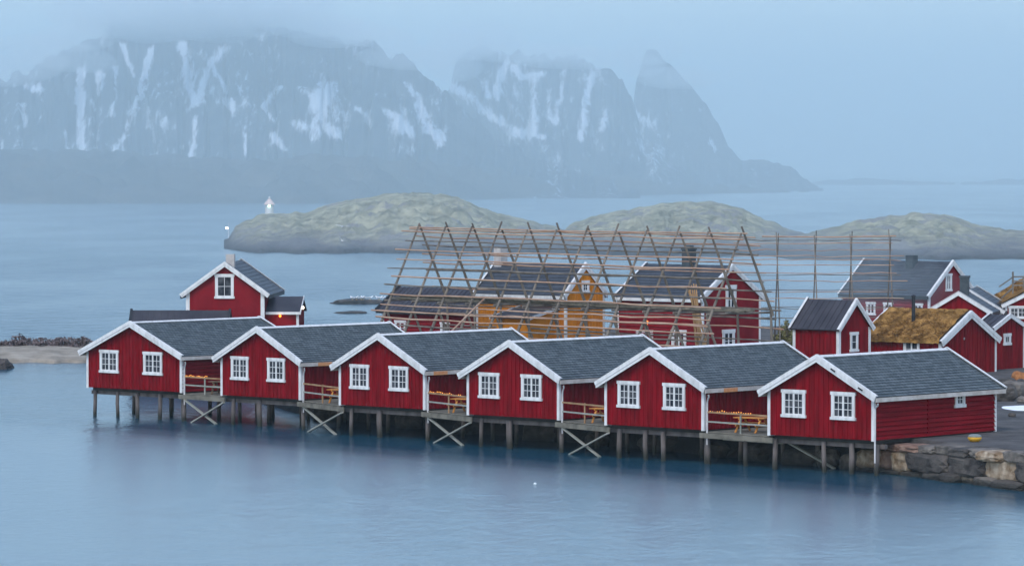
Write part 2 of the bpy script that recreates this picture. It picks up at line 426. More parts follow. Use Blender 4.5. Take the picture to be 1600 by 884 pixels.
# ==================================================================== SETTING
# water
def water_mat():
    m, nt, b = new_mat("sea_water")
    b.inputs["Base Color"].default_value = (.010, .060, .10, 1)
    b.inputs["Roughness"].default_value = .2; b.inputs["IOR"].default_value = 1.333
    b.inputs["Specular IOR Level"].default_value = .5
    g = nt.nodes.new("ShaderNodeNewGeometry")
    def nz(scale, stretch, detail):
        mp = nt.nodes.new("ShaderNodeMapping"); mp.inputs["Scale"].default_value = stretch
        nt.links.new(g.outputs["Position"], mp.inputs[0])
        n = nt.nodes.new("ShaderNodeTexNoise"); n.inputs["Scale"].default_value = scale; n.inputs["Detail"].default_value = detail
        nt.links.new(mp.outputs[0], n.inputs[0]); return n
    n1 = nz(1.6, (1, .55, 1), 3); n2 = nz(.33, (1, .5, 1), 3); n3 = nz(.035, (1, .3, 1), 5)
    a = nt.nodes.new("ShaderNodeMath"); a.operation = 'MULTIPLY_ADD'; a.inputs[1].default_value = 2.2
    nt.links.new(n2.outputs[0], a.inputs[0]); nt.links.new(n1.outputs[0], a.inputs[2])
    r = nt.nodes.new("ShaderNodeMapRange"); r.inputs[1].default_value = .38; r.inputs[2].default_value = .62; r.inputs[3].default_value = .015; r.inputs[4].default_value = .13
    nt.links.new(n3.outputs[0], r.inputs[0])
    sx = nt.nodes.new("ShaderNodeSeparateXYZ"); nt.links.new(g.outputs["Position"], sx.inputs[0])
    wr = nt.nodes.new("ShaderNodeMapRange"); wr.inputs[1].default_value = 300; wr.inputs[2].default_value = 400; wr.inputs[3].default_value = 1; wr.inputs[4].default_value = 4.5
    nt.links.new(sx.outputs[1], wr.inputs[0])
    wm = nt.nodes.new("ShaderNodeMath"); wm.operation = 'MULTIPLY'; nt.links.new(r.outputs[0], wm.inputs[0]); nt.links.new(wr.outputs[0], wm.inputs[1])
    bp = nt.nodes.new("ShaderNodeBump"); bp.inputs["Strength"].default_value = 1.0
    nt.links.new(wm.outputs[0], bp.inputs["Distance"]); nt.links.new(a.outputs[0], bp.inputs["Height"]); nt.links.new(bp.outputs[0], b.inputs["Normal"])
    return m
w = MB()
w.face([(-4000, -60, 0), (4000, -60, 0), (4000, 12000, 0), (-4000, 12000, 0)])
tag(w.build("water", water_mat()), kind='structure')

# land under and behind the cabins
LAND = [(18.6, 201.6), (24.4, 190.3), (30, 179), (95, 179), (95, 335), (20, 338), (-5, 325), (-12, 312), (-13, 300), (-26.5, 300),
        (-25.6, 275.5), (-17, 274), (-14.5, 256), (-11.2, 244), (-4.2, 233.4), (2.6, 224), (9.2, 214.8), (15.6, 205.6)]
GZ = 1.68
def land():
    m = MB(); n = len(LAND)
    # yard as a fine grid clipped by the outline would be costly: fan of rings towards the edge instead
    import mathutils.geometry as mg
    m.face([(x, y, GZ) for x, y in LAND][::-1] if mg.area_tri(Vector(LAND[0]), Vector(LAND[1]), Vector(LAND[2])) < 0 else [(x, y, GZ) for x, y in LAND])
    me_pts = []
    P = [Vector((x, y, 0)) for x, y in LAND]
    c = Vector((20, 262, 0))
    for i in range(n):
        a, b = P[i], P[(i + 1) % n]
        k = max(1, int((b - a).length / 1.2))
        for j in range(k): me_pts.append(a.lerp(b, j / k))
    prev = [Vector((p.x, p.y, GZ)) for p in me_pts]
    for lvl, (off, zz) in enumerate(((.35, 1.35), (.9, .55), (1.3, -.2), (1.8, -1.0))):
        cur = []
        for i, p in enumerate(me_pts):
            t = me_pts[(i + 1) % len(me_pts)] - me_pts[i - 1]; nrm = Vector((t.y, -t.x, 0)).normalized()
            q = p + nrm * (off + .35 * mnoise.noise(p * .8 + Vector((lvl * 9, 0, 0)))); cur.append(Vector((q.x, q.y, zz + .18 * mnoise.noise(p * 1.1 + Vector((0, lvl * 5, 3))))))
        for i in range(len(cur)):
            j = (i + 1) % len(cur); m.face([prev[j], prev[i], cur[i], cur[j]])
        prev = cur
    o = m.build("ground", M['ground'], weld=True)
    bm = bmesh.new(); bm.from_mesh(o.data); bmesh.ops.recalc_face_normals(bm, faces=bm.faces); bmesh.ops.triangulate(bm, faces=bm.faces)
    up = sum(f.normal.z * f.calc_area() for f in bm.faces)
    if up < 0: bmesh.ops.reverse_faces(bm, faces=bm.faces)
    bm.to_mesh(o.data); bm.free()
    return o
tag(land(), kind='structure')

# ---- heightfields whose crest follows a ridge line seen from the eye point
def interp(pts, x):
    if x <= pts[0][0]: return pts[0][1]
    for (x0, y0), (x1, y1) in zip(pts, pts[1:]):
        if x <= x1:
            t = (x - x0) / (x1 - x0); t = t * t * (3 - 2 * t) * .5 + t * .5
            return y0 + (y1 - y0) * t
    return pts[-1][1]
def fbm(p, o=4): return mnoise.fractal(p, 1.0, 2.1, o)
def ridge_field(name, crest, D0, D1, D2, x0, x1, dx, nv, material, rough=.12, gully=0.0, ns=1.0, snow=None, foot=None, shape=1.0, edge=1.2, jag=0.0, back_n=8, dist=None):
    """terrain from the foot at distance D0(px) up to the crest at D1 and down behind to D2; foot: callable giving D0"""
    cols = int((x1 - x0) / dx) + 1; D1_, D2_ = D1, D2
    verts = []; faces = []; sn = []
    rows = [i / nv for i in range(nv + 1)] + [1 + (i + 1) / back_n for i in range(back_n)]
    for i in range(cols):
        px = x0 + i * dx
        d0 = foot(px) if foot else D0
        sh = dist(px) if dist else 0.0; D1, D2 = D1_ + sh, D2_ + sh
        cy_ = interp(crest, px) + jag * (min(1, max(0, (px - x0) / 130)) if dist else 1) * fbm(Vector((px * .055, ns, 0)), 6)
        for v in rows:
            if v <= 1:
                D = d0 + (D1 - d0) * v; s = v ** shape
            else:
                D = D1 + (D2 - D1) * (v - 1); s = 1 - (v - 1) ** 1.5
            p = at(px, 400, D); hc = max(zat(cy_, D1), -2.0)
            q = Vector((p.x * ns / 60, D * ns / 60, 0))
            env = math.sin(min(v, 1) * math.pi) if v <= 1 else (2 - v) * (v - 1) * 2
            h = hc * s + hc * rough * env * fbm(q, 5)
            if gully:
                g = abs(mnoise.noise(Vector((px * .028 + v * .35 * mnoise.noise(Vector((px * .01, v, 1))), v * .6, 7)))) + .5 * abs(mnoise.noise(Vector((px * .07, v * 1.3, 3))))
                h -= hc * gully * env * max(0, .5 - g * 1.6)
            e = edge * (0 if v > 0 else 1)
            verts.append((p.x, D, h - e)); 
            if snow: sn.append(snow(px, v, p.x, D, h))
    nr = len(rows)
    for i in range(cols - 1):
        for j in range(nr - 1):
            faces.append((i * nr + j, (i + 1) * nr + j, (i + 1) * nr + j + 1, i * nr + j + 1))
    me = bpy.data.meshes.new(name); me.from_pydata(verts, [], faces)
    if snow:
        at_ = me.attributes.new("snow", 'FLOAT', 'POINT')
        for k, val in enumerate(sn): at_.data[k].value = val
    for p in me.polygons: p.use_smooth = True
    me.materials.append(material)
    o = bpy.data.objects.new(name, me); COL.objects.link(o); return tag(o, kind='structure')
def terrain_mat(name, c1, c2, scale, snow=False, patches=None, bump=1.0, tide=False):
    m, nt, b = new_mat(name); b.inputs["Roughness"].default_value = .95; b.inputs["Specular IOR Level"].default_value = .1
    g = nt.nodes.new("ShaderNodeNewGeometry")
    mp = nt.nodes.new("ShaderNodeMapping"); mp.inputs["Scale"].default_value = (1, 1, 1.6); nt.links.new(g.outputs["Position"], mp.inputs[0])
    n = nt.nodes.new("ShaderNodeTexNoise"); n.inputs["Scale"].default_value = scale; n.inputs["Detail"].default_value = 8; n.inputs["Roughness"].default_value = .62
    nt.links.new(mp.outputs[0], n.inputs[0])
    r = nt.nodes.new("ShaderNodeValToRGB"); r.color_ramp.elements[0].position = .36; r.color_ramp.elements[1].position = .64
    r.color_ramp.elements[0].color = (*c1, 1); r.color_ramp.elements[1].color = (*c2, 1)
    nt.links.new(n.outputs[0], r.inputs[0]); out = r.outputs[0]
    if patches:
        n2 = nt.nodes.new("ShaderNodeTexNoise"); n2.inputs["Scale"].default_value = patches[1]; n2.inputs["Detail"].default_value = 7
        nt.links.new(mp.outputs[0], n2.inputs[0])
        mr = nt.nodes.new("ShaderNodeMapRange"); mr.inputs[1].default_value = patches[2]; mr.inputs[2].default_value = patches[2] + .06
        nt.links.new(n2.outputs[0], mr.inputs[0])
        mx = nt.nodes.new("ShaderNodeMix"); mx.data_type = 'RGBA'; mx.inputs[7].default_value = (*patches[0], 1)
        nt.links.new(mr.outputs[0], mx.inputs[0]); nt.links.new(out, mx.inputs[6]); out = mx.outputs[2]
    if snow:
        a = nt.nodes.new("ShaderNodeAttribute"); a.attribute_name = "snow"
        n3 = nt.nodes.new("ShaderNodeTexNoise"); n3.inputs["Scale"].default_value = .36; n3.inputs["Detail"].default_value = 8; n3.inputs["Roughness"].default_value = .7
        mp3 = nt.nodes.new("ShaderNodeMapping"); mp3.inputs["Scale"].default_value = (1, .15, .4)
        nt.links.new(g.outputs["Position"], mp3.inputs[0]); nt.links.new(mp3.outputs[0], n3.inputs[0])
        ad = nt.nodes.new("ShaderNodeMath"); ad.operation = 'MULTIPLY_ADD'; ad.inputs[1].default_value = 3.6
        nt.links.new(n3.outputs[0], ad.inputs[0]); nt.links.new(a.outputs["Fac"], ad.inputs[2])
        mr = nt.nodes.new("ShaderNodeMapRange"); mr.inputs[1].default_value = 2.27; mr.inputs[2].default_value = 2.85
        nt.links.new(ad.outputs[0], mr.inputs[0])
        mx = nt.nodes.new("ShaderNodeMix"); mx.data_type = 'RGBA'; mx.inputs[7].default_value = (.66, .72, .80, 1)
        nt.links.new(mr.outputs[0], mx.inputs[0]); nt.links.new(out, mx.inputs[6]); out = mx.outputs[2]
    if tide:                                                        # dark weed below the high-water line
        sx = nt.nodes.new("ShaderNodeSeparateXYZ"); nt.links.new(g.outputs["Position"], sx.inputs[0])
        ma = nt.nodes.new("ShaderNodeMath"); ma.operation = 'MULTIPLY_ADD'; ma.inputs[1].default_value = -1.6; nt.links.new(n.outputs[0], ma.inputs[0]); nt.links.new(sx.outputs[2], ma.inputs[2])
        mr = nt.nodes.new("ShaderNodeMapRange"); mr.inputs[1].default_value = -.5; mr.inputs[2].default_value = .7; nt.links.new(ma.outputs[0], mr.inputs[0])
        mb = nt.nodes.new("ShaderNodeMath"); mb.operation = 'MULTIPLY_ADD'; mb.inputs[1].default_value = 9.0; nt.links.new(n2.outputs[0], mb.inputs[0]); nt.links.new(sx.outputs[2], mb.inputs[2])
        m2 = nt.nodes.new("ShaderNodeMapRange"); m2.inputs[1].default_value = 5.6; m2.inputs[2].default_value = 8.2; nt.links.new(mb.outputs[0], m2.inputs[0])
        mr2 = nt.nodes.new("ShaderNodeMix"); mr2.data_type = 'RGBA'; mr2.inputs[6].default_value = (.15, .14, .145, 1)   # bare rock along the shore, grass above
        nt.links.new(m2.outputs[0], mr2.inputs[0]); nt.links.new(out, mr2.inputs[7]); out = mr2.outputs[2]
        mx = nt.nodes.new("ShaderNodeMix"); mx.data_type = 'RGBA'; mx.inputs[6].default_value = (.055, .052, .055, 1)
        nt.links.new(mr.outputs[0], mx.inputs[0]); nt.links.new(out, mx.inputs[7]); out = mx.outputs[2]
    nt.links.new(out, b.inputs["Base Color"])
    bp = nt.nodes.new("ShaderNodeBump"); bp.inputs["Distance"].default_value = bump
    nt.links.new(n.outputs[0], bp.inputs["Height"]); nt.links.new(bp.outputs[0], b.inputs["Normal"])
    return m

# snow lying in the gullies: (photo column, photo row, half width) chains
GULLIES1 = [[(236, 82, 6), (228, 118, 6), (214, 155, 7), (200, 190, 9), (186, 238, 12)], [(287, 72, 8), (290, 105, 5), (299, 140, 4), (306, 166, 3)],
            [(352, 78, 8), (332, 98, 5), (318, 130, 4), (306, 166, 3)], [(306, 182, 4), (303, 215, 4), (299, 244, 6)], [(335, 105, 2), (345, 126, 3), (354, 146, 2)],
            [(359, 160, 6), (366, 178, 6)], [(384, 212, 3), (385, 244, 4)], [(440, 136, 2), (420, 156, 7), (412, 168, 3), (430, 190, 2)], [(428, 212, 5), (445, 232, 5)],
            [(520, 130, 6), (505, 150, 16), (495, 175, 18), (492, 212, 10)], [(470, 140, 4), (492, 152, 10)], [(530, 212, 4), (510, 200, 8)], [(460, 192, 6), (475, 196, 6)],
            [(558, 168, 3), (576, 178, 6), (580, 198, 3)], [(602, 172, 5), (620, 190, 14), (640, 205, 6)], [(650, 150, 4), (664, 190, 8), (690, 222, 8)], [(632, 130, 3), (650, 150, 5)],
            [(182, 106, 3), (181, 150, 3), (176, 178, 5)], [(128, 108, 6), (126, 160, 6), (126, 235, 4)], [(158, 118, 8), (154, 150, 3)], [(40, 135, 6), (60, 140, 8)], [(105, 205, 3), (104, 235, 4)],
            [(192, 72, 4), (200, 90, 4), (210, 118, 2)], [(38, 165, 3), (40, 195, 3)]]
GULLIES2 = [[(694, 130, 7), (735, 152, 8), (770, 182, 8), (800, 205, 8), (850, 214, 4)], [(790, 100, 5), (782, 120, 7), (776, 150, 7)], [(836, 118, 8), (834, 160, 7), (832, 205, 9)],
            [(880, 112, 3), (876, 150, 4), (866, 190, 5)], [(926, 118, 4), (918, 150, 5), (912, 190, 5), (908, 215, 6)], [(755, 128, 6), (762, 150, 5)], [(860, 140, 4), (855, 180, 6)], [(945, 175, 8), (940, 200, 6)],
            [(805, 105, 5), (815, 120, 6), (850, 115, 5)]]
GULLIES3 = [[(984, 165, 4), (1000, 185, 6), (1020, 195, 8)], [(1110, 222, 4), (1117, 234, 3)], [(1000, 210, 5), (995, 260, 5)]]
def snow_fn(chains, base, noise_amp):
    def fn(px, v, x, D, h):
        d = Vector((x, D, h - CAMH)); c = d.dot(FW); py = 442 - F * d.dot(UP) / c
        wob = 3.5 * mnoise.noise(Vector((px * .05, py * .05, 2)))
        best = 0.0
        for ch in chains:
            for (xa, ya, wa), (xb, yb, wb) in zip(ch, ch[1:]):
                ex, ey = xb - xa, yb - ya; t = max(0, min(1, ((px + wob - xa) * ex + (py - ya) * ey) / (ex * ex + ey * ey)))
                dd = math.hypot(px + wob - xa - ex * t, py - ya - ey * t); wdt = wa + (wb - wa) * t
                best = max(best, 1.0 - dd / (wdt * 1.35 + 2.4))
        f = fbm(Vector((px * .018, py * .010, 5)), 4)
        return max(0, best) * 1.05 + base + noise_amp * f
    return fn
mt1 = terrain_mat("mountain_rock", (.010, .022, .042), (.062, .074, .09), .045, snow=True, bump=4)
CREST1 = [(-460, 330), (-380, 300), (-250, 230), (-140, 185), (-70, 150), (0, 122), (40, 114), (75, 92), (110, 75), (150, 60), (185, 45), (230, 24), (300, 12), (370, 20), (420, 40), (470, 48), (530, 62), (585, 66), (605, 85), (640, 92), (665, 118), (700, 150), (740, 185), (790, 225), (840, 250), (920, 276), (1000, 300)]
CREST2 = [(660, 240), (700, 150), (716, 88), (755, 70), (800, 85), (850, 88), (895, 88), (940, 105), (972, 120), (985, 150), (1005, 215), (1060, 262), (1120, 290)]
CREST3 = [(940, 250), (985, 190), (996, 120), (1010, 76), (1025, 80), (1045, 100), (1075, 130), (1100, 160), (1120, 190), (1140, 232), (1155, 248), (1200, 252), (1235, 261), (1258, 278), (1285, 296), (1330, 312), (1700, 330)]
ridge_field("mountain", CREST1, 1800, 1980, 2120, -440, 1000, 2.0, 90, mt1, rough=.16, gully=.22, snow=snow_fn(GULLIES1, .22, .46), shape=.95, jag=14)
ridge_field("mountain", CREST2, 2080, 2250, 2380, 660, 1120, 2.0, 80, mt1, rough=.16, gully=.22, ns=1.1, snow=snow_fn(GULLIES2, .27, .5), shape=.95, jag=11)
ridge_field("mountain", CREST3, 2290, 2450, 2560, 940, 1700, 2.0, 70, mt1, rough=.14, gully=.18, ns=1.3, snow=snow_fn(GULLIES3, .16, .3), shape=.95, jag=5)
CRESTL = [(-520, 340), (-440, 305), (-300, 262), (-160, 238), (-80, 228), (60, 233), (160, 236), (260, 243), (400, 250), (560, 242), (640, 250), (750, 262), (850, 268), (950, 276), (1050, 286), (1150, 291), (1250, 298), (1330, 308), (1380, 316), (1420, 330)]
mt_low = terrain_mat("foreland_scrub", (.028, .032, .038), (.085, .08, .076), .05, patches=((.6, .64, .7), .02, .69), bump=3)
ridge_field("foreland", CRESTL, 1560, 1720, 1900, -500, 1420, 4.0, 26, mt_low, rough=.5, ns=2.6, shape=.7, jag=6, foot=lambda px: 1560 + max(0, px - 560) * .9 + 30 * mnoise.noise(Vector((px * .012, 3, 0))), dist=lambda px: max(0, px - 560) * .9)

FAR = [(1150, 310), (1220, 292), (1290, 282), (1350, 279), (1420, 283), (1500, 286), (1580, 279), (1660, 276), (1760, 284), (1860, 300)]
ridge_field("foreland", FAR, 2950, 3200, 3400, 1150, 1860, 5.0, 14, mt_low, rough=.3, ns=1.2, shape=.8, jag=3)
# islets in the middle distance
mt_islet = terrain_mat("islet_grass", (.17, .16, .10), (.46, .43, .29), .30, patches=((.24, .225, .21), .16, .56), bump=1.2, tide=True)
ISL1 = [(300, 404), (324, 396), (338, 391.5), (348, 385), (357, 374), (364, 361), (368, 352), (388, 343), (410, 334), (440, 333), (470, 333), (492, 327), (520, 317), (545, 313), (575, 309), (605, 302), (650, 301), (690, 303), (715, 308), (745, 322), (790, 336), (830, 345), (880, 357), (930, 374), (980, 400)]
ISL2 = [(820, 400), (870, 366), (900, 346), (950, 331), (1000, 323), (1050, 317), (1110, 315), (1150, 322), (1200, 344), (1245, 362), (1300, 382), (1340, 398)]
ISL3 = [(1140, 402), (1190, 384), (1240, 369), (1290, 358), (1345, 343), (1400, 336), (1440, 332), (1490, 338), (1530, 352), (1580, 359), (1680, 362), (1790, 400)]
def islet(crest, xa, xb, base, D1, D2, ns, seed, wob):
    """an island that narrows to a point at both ends"""
    def t(px): u = max(0, min(1, min(px - xa - 6, xb - px) / 95)); return u * u * (3 - 2 * u)
    sh = lambda px: -.55 * (D1 - base) * (1 - t(px))
    foot = lambda px: (base + wob * mnoise.noise(Vector((px * .02, seed, 0)))) * t(px) + (D1 + sh(px) - 8) * (1 - t(px))
    ridge_field("islet", crest, 0, D1, D2, xa, xb, 2.5, 44, mt_islet, rough=.26, ns=ns, shape=.62, foot=foot, dist=sh, edge=1.0, jag=3.2)
islet(ISL1, 300, 980, 690, 790, 850, 10, 4, 22)
islet(ISL2, 820, 1340, 668, 780, 840, 10.5, 8, 16)
islet(ISL3, 1140, 1800, 644, 740, 800, 11, 12, 10)
# grassy spit on the left
mt_spit = terrain_mat("spit_grass", (.20, .175, .14), (.36, .32, .265), .5, bump=.3)
SPIT = [(-120, 541), (0, 541), (60, 540), (140, 543), (200, 548), (230, 562)]
ridge_field("shore", SPIT, 0, 318, 330, -120, 230, 3.0, 16, mt_spit, rough=.2, ns=14, shape=.55, foot=lambda px: 309 + 2.5 * mnoise.noise(Vector((px * .03, 2, 0))), edge=.6, jag=1)
# haze: one even volume round everything
hz = MB(); hz.box(-4200, 4200, -80, 12500, -1.0, 215)
hm = bpy.data.materials.new("haze"); hm.use_nodes = True; hm.node_tree.nodes.clear()
pv = hm.node_tree.nodes.new("ShaderNodeVolumePrincipled"); pv.inputs["Color"].default_value = (*HAZE_COLOR, 1); pv.inputs["Density"].default_value = HAZE_DENSITY
pv.inputs["Anisotropy"].default_value = 0.0
mo = hm.node_tree.nodes.new("ShaderNodeOutputMaterial"); hm.node_tree.links.new(pv.outputs[0], mo.inputs["Volume"])
tag(hz.build("haze", hm), kind='stuff')

def vol_mat(name, dens, col=(.9, .96, 1)):
    m = bpy.data.materials.new(name); m.use_nodes = True; m.node_tree.nodes.clear()
    v = m.node_tree.nodes.new("ShaderNodeVolumePrincipled"); v.inputs["Color"].default_value = (*col, 1); v.inputs["Density"].default_value = dens
    o = m.node_tree.nodes.new("ShaderNodeOutputMaterial"); m.node_tree.links.new(v.outputs[0], o.inputs["Volume"]); return m
# sea fog standing over the open water behind the village
m = MB(); m.box(-4100, 4100, 345, 12400, -.8, 195)
tag(m.build("fog_bank", vol_mat("fog_bank", FOG_DENSITY, HAZE_COLOR)), kind='stuff')
# thin mist lying on the harbour in front of the piles: a wedge that starts at the water line and thickens away from them
m = MB(); a_, b_ = Vector((-30.5, 250, 0)), Vector((20.5, 192.5, 0)); dr = (b_ - a_).normalized(); nr_ = Vector((dr.y, -dr.x, 0))
if nr_.y > 0: nr_ = -nr_
a0_, b0_ = a_ - dr * 60, b_ + dr * 90
prof = [(4.5, .02), (8, .10), (13, .36), (21, .58), (60, .66), (170, .66)]
poly = [(o_, z_) for o_, z_ in prof] + [(170, -.3), (4.5, -.3)]
m.prism([a0_ + nr_ * o_ + Vector((0, 0, z_)) for o_, z_ in poly], b0_ - a0_)
tag(m.build("mist", vol_mat("mist", .040, HAZE_COLOR)), kind='stuff')
for px, py, Y, rx, ry, rz in ((1300, 440, 308, 9, 6.5, 3.6), (1370, 450, 309, 7, 6, 2.4), (1230, 420, 310, 8, 6, 4)):
    m = MB(); m.ellipsoid((0, 0, 0), rx, ry, rz, 28, 18); o = m.build("mist", vol_mat("mist_patch", .0055, HAZE_COLOR)); o.location = at(px, py, Y); tag(o, kind='stuff')
# cloud resting on the summits
cm = vol_mat("cloud", .0098, (.93, .985, 1))
rc = random.Random(21)
PUFFS = [(170, 34, 40, 9), (205, 12, 62, 15), (245, 30, 40, 11), (265, -6, 80, 20), (300, 22, 66, 14), (335, 2, 80, 17), (372, 30, 42, 9), (400, 12, 60, 11), (445, 30, 40, 8), (325, 44, 34, 8), (228, 48, 26, 7), (120, 58, 30, 8), (30, 108, 34, 9), (492, 40, 34, 7), (560, 52, 40, 7), (90, 84, 40, 9), (640, 90, 36, 7), (520, 58, 30, 6)]
for px, py, rx, rz in PUFFS:
    m = MB(); m.ellipsoid((0, 0, 0), rx * .7, 42, rz * .88, 32, 20); o = m.build("cloud", cm); o.location = at(px, py, 1890 + rc.uniform(-25, 10)); o.rotation_euler = (0, rc.uniform(-.2, .2), 0); tag(o, kind='stuff')
for px, py, rx, rz in ((722, 74, 24, 9), (748, 58, 30, 11), (712, 104, 18, 10), (1014, 80, 24, 10), (1006, 104, 16, 8), (820, 82, 50, 7), (900, 92, 44, 7), (1060, 122, 30, 8)):
    m = MB(); m.ellipsoid((0, 0, 0), rx * .86, 40, rz * .86, 32, 20); o = m.build("cloud", cm); o.location = at(px, py, 2180 if px < 960 else 2370); tag(o, kind='stuff')

# ==================================================================== CABIN ROW
CAB = [(-25.624, 244.201, -.731, 8.201), (-16.929, 235.879, -.756, 6.627), (-9.623, 226.427, -.751, 6.622),
       (-2.357, 217.572, -.746, 6.581), (4.866, 209.12, -.743, 6.564), (12.806, 201.179, -.737, 6.494)]
FLOOR, CL, CHe, CHa = 1.75, 10.13, 2.114, 3.994
CLABEL = ["red cabin on piles at the far left of the row, with the broadest white-trimmed gable",
          "second red pile cabin from the left, just right of the broadest gable",
          "third red cabin from the left, gable below the left end of the drying rack",
          "fourth red cabin from the left, its ridge in front of the ochre house",
          "fifth red cabin from the left, directly beside the right-hand end cabin",
          "red cabin at the right end of the row, long clapboard side above the stone quay"]
def pile(parent, a, b, r=.13, top=-.22, lean=0.0):
    m = MB(); zb = -FLOOR - 1.3
    ks = [Vector((a + lean * t + .015 * math.sin(t * 9 + a), b + .015 * math.cos(t * 7 + a), top + (zb - top) * t)) for t in (0, .25, .5, .75, 1)]
    m.tube(ks, [r, r * 1.01, r * 1.02, r * 1.03, r * 1.04], 9)
    m.build("pile", M['pile'], parent, smooth=False)
cabins = []
for k, (X, Y, th, W) in enumerate(CAB):
    root, zt, sl = gable_house("red_cabin", X, Y, FLOOR, th, W, CL, CHe, CHa, .41, .363, front='v', side='h' if k in (0, 5) else 'v', side_seam=4.4 if k == 5 else None)
    tag(root, CLABEL[k], "cabin", "red pile cabins along the waterfront")
    ww = 1.44 if k else 1.6
    for a in ((1.6, 4.68) if k else (1.97, 5.80)):
        window(root, (a, -.036, 1.61), (1, 0, 0), (0, -1, 0), ww, 1.32, 2, 3)
    if k == 5:
        window(root, (W + .06, 7.0, 1.72), (0, 1, 0), (1, 0, 0), .8, .78, 2, 2, casements=1, trim=.15)
        for da in (.62, 1.32 + .9):                                    # vent slots in the right barge board
            m = MB(); a = W / 2 + 1.1 + (da - .62) * 1.05; zc = CHa - sl * (a - W / 2) - .06
            m.beam((a - .13, -.47, zc + .13 * sl), (a + .13, -.47, zc - .13 * sl), .04, .07, (0, 0, 1)); m.build("vent_slot", M['black'], root)
    # floor frame: joists and edge beam
    m = MB(); m.box(.12, W - .12, .30, CL - .02, -.2, -.006); m.build("floor_slab", M['dark_timber'], root)
    m = MB()
    for b in (.62, 3.4, 6.6): m.beam((-.25, b, -.33), (W + .3, b, -.33), .2, .22)
    m.build("floor_beam", M['pile'], root)
    # piles: three front ones, two rows behind
    fr = {0: (.25, 2.2, 3.95, 6.0, 8.0), 5: (.12, W * .49, W * .75, W - .05)}.get(k, (.55, W * .40 if k != 4 else W * .36, W * .55 if k == 4 else W * .42, W - .1))
    for a in fr: pile(root, a, .32 + random.uniform(0, .12), random.uniform(.105, .14))
    for b in (3.4, 6.6):
        for a in (.4, W * .5 + random.uniform(-.5, .5), W - .35):
            if k == 5 and (b > 4 or a > W * .6): continue
            pile(root, a, b, random.uniform(.10, .13))
    # gutter end and down pipe by the front right corner
    m = MB()
    px_ = W + .20
    if k < 5:
        m.tube([(W + .41, -.1, CHe - .32), (W + .40, -.06, CHe - .42), (px_ + .05, .02, CHe - .62), (px_, .05, CHe - .75), (px_, .05, .5), (px_, .05, -.75)], .045, 8)
    else:
        m.tube([(W + .40, -.2, CHe - .30), (W + .36, -.15, CHe - .40), (W + .12, -.02, CHe - .52), (W + .1, -.02, CHe - .62), (W + .1, -.02, .5), (W + .1, -.02, -1.1)], .045, 8)
    m.build("down_pipe", M['pipe'], root)
    if k in (1, 2, 4):
        m = MB(); b0 = {1: 1.0, 2: .25, 4: 1.1}[k]; m.box(W + .424, W + .432, b0, b0 + 1.1, CHe - .24, CHe - .04)  # thin orange patch laid over the eave board
        tag(m.build("eave_patch", M['orange_patch'], root), "orange patch on the eave board")
    cabins.append((root, W))
# ------------------------------------------------------------------ decks between the cabins
def picnic_table(loc, rz, material):
    root = empty("picnic_table", loc, rz)
    m = MB()
    for i in range(5): m.box(-.9, .9, -.36 + i * .147, -.36 + i * .147 + .132, .71, .75)
    m.box(-.62, -.54, -.34, .34, .63, .708); m.box(.54, .62, -.34, .34, .63, .708)
    m.build("table_top", material, root)
    for s in (-1, 1):
        m = MB()
        for i in (0, 1): m.box(-.9, .9, s * .66 - .145 + i * .15, s * .66 - .145 + i * .15 + .135, .41, .45)
        m.build("bench", material, root)
        for x in (-.58, .58):
            m = MB(); m.beam((x + .04, s * .22, .64), (x + .04, s * .74, 0.0), .05, .1, (1, 0, 0)); m.build("leg", material, root)
    for x in (-.58, .58):
        m = MB(); m.beam((x + .09, -.82, .37), (x + .09, .82, .37), .045, .09); m.build("crossbar", material, root)
    return root
def string_lights(parent_pts, label):
    o = empty("string_lights", parent_pts[0])
    P0 = Vector(parent_pts[0]); m = MB(); pts = []
    n = 18
    for i in range(n + 1):
        t = i / n; p = P0.lerp(Vector(parent_pts[1]), t); sag = -.05 * math.sin(t * 3 * math.pi) ** 2
        pts.append(p - P0 + Vector((0, 0, sag + .02)))
    m.tube(pts, .008, 5); m.build("wire", M['black'], o)
    b = MB(); b.ellipsoid((0, 0, 0), .023, .023, .032, 8, 6); proto = None
    for i, p in enumerate(pts[1:]):
        if proto is None: q = proto = b.build("bulb", M['bulb'], o, smooth=True)
        else:
            q = proto.copy(); COL.objects.link(q); q.parent = o
        q.location = p + Vector((0, 0, random.uniform(-.03, .03)))
    return tag(o, label, "string lights", "string lights on the deck railings")
NTH = ["first", "second", "third", "fourth", "fifth", "sixth"]
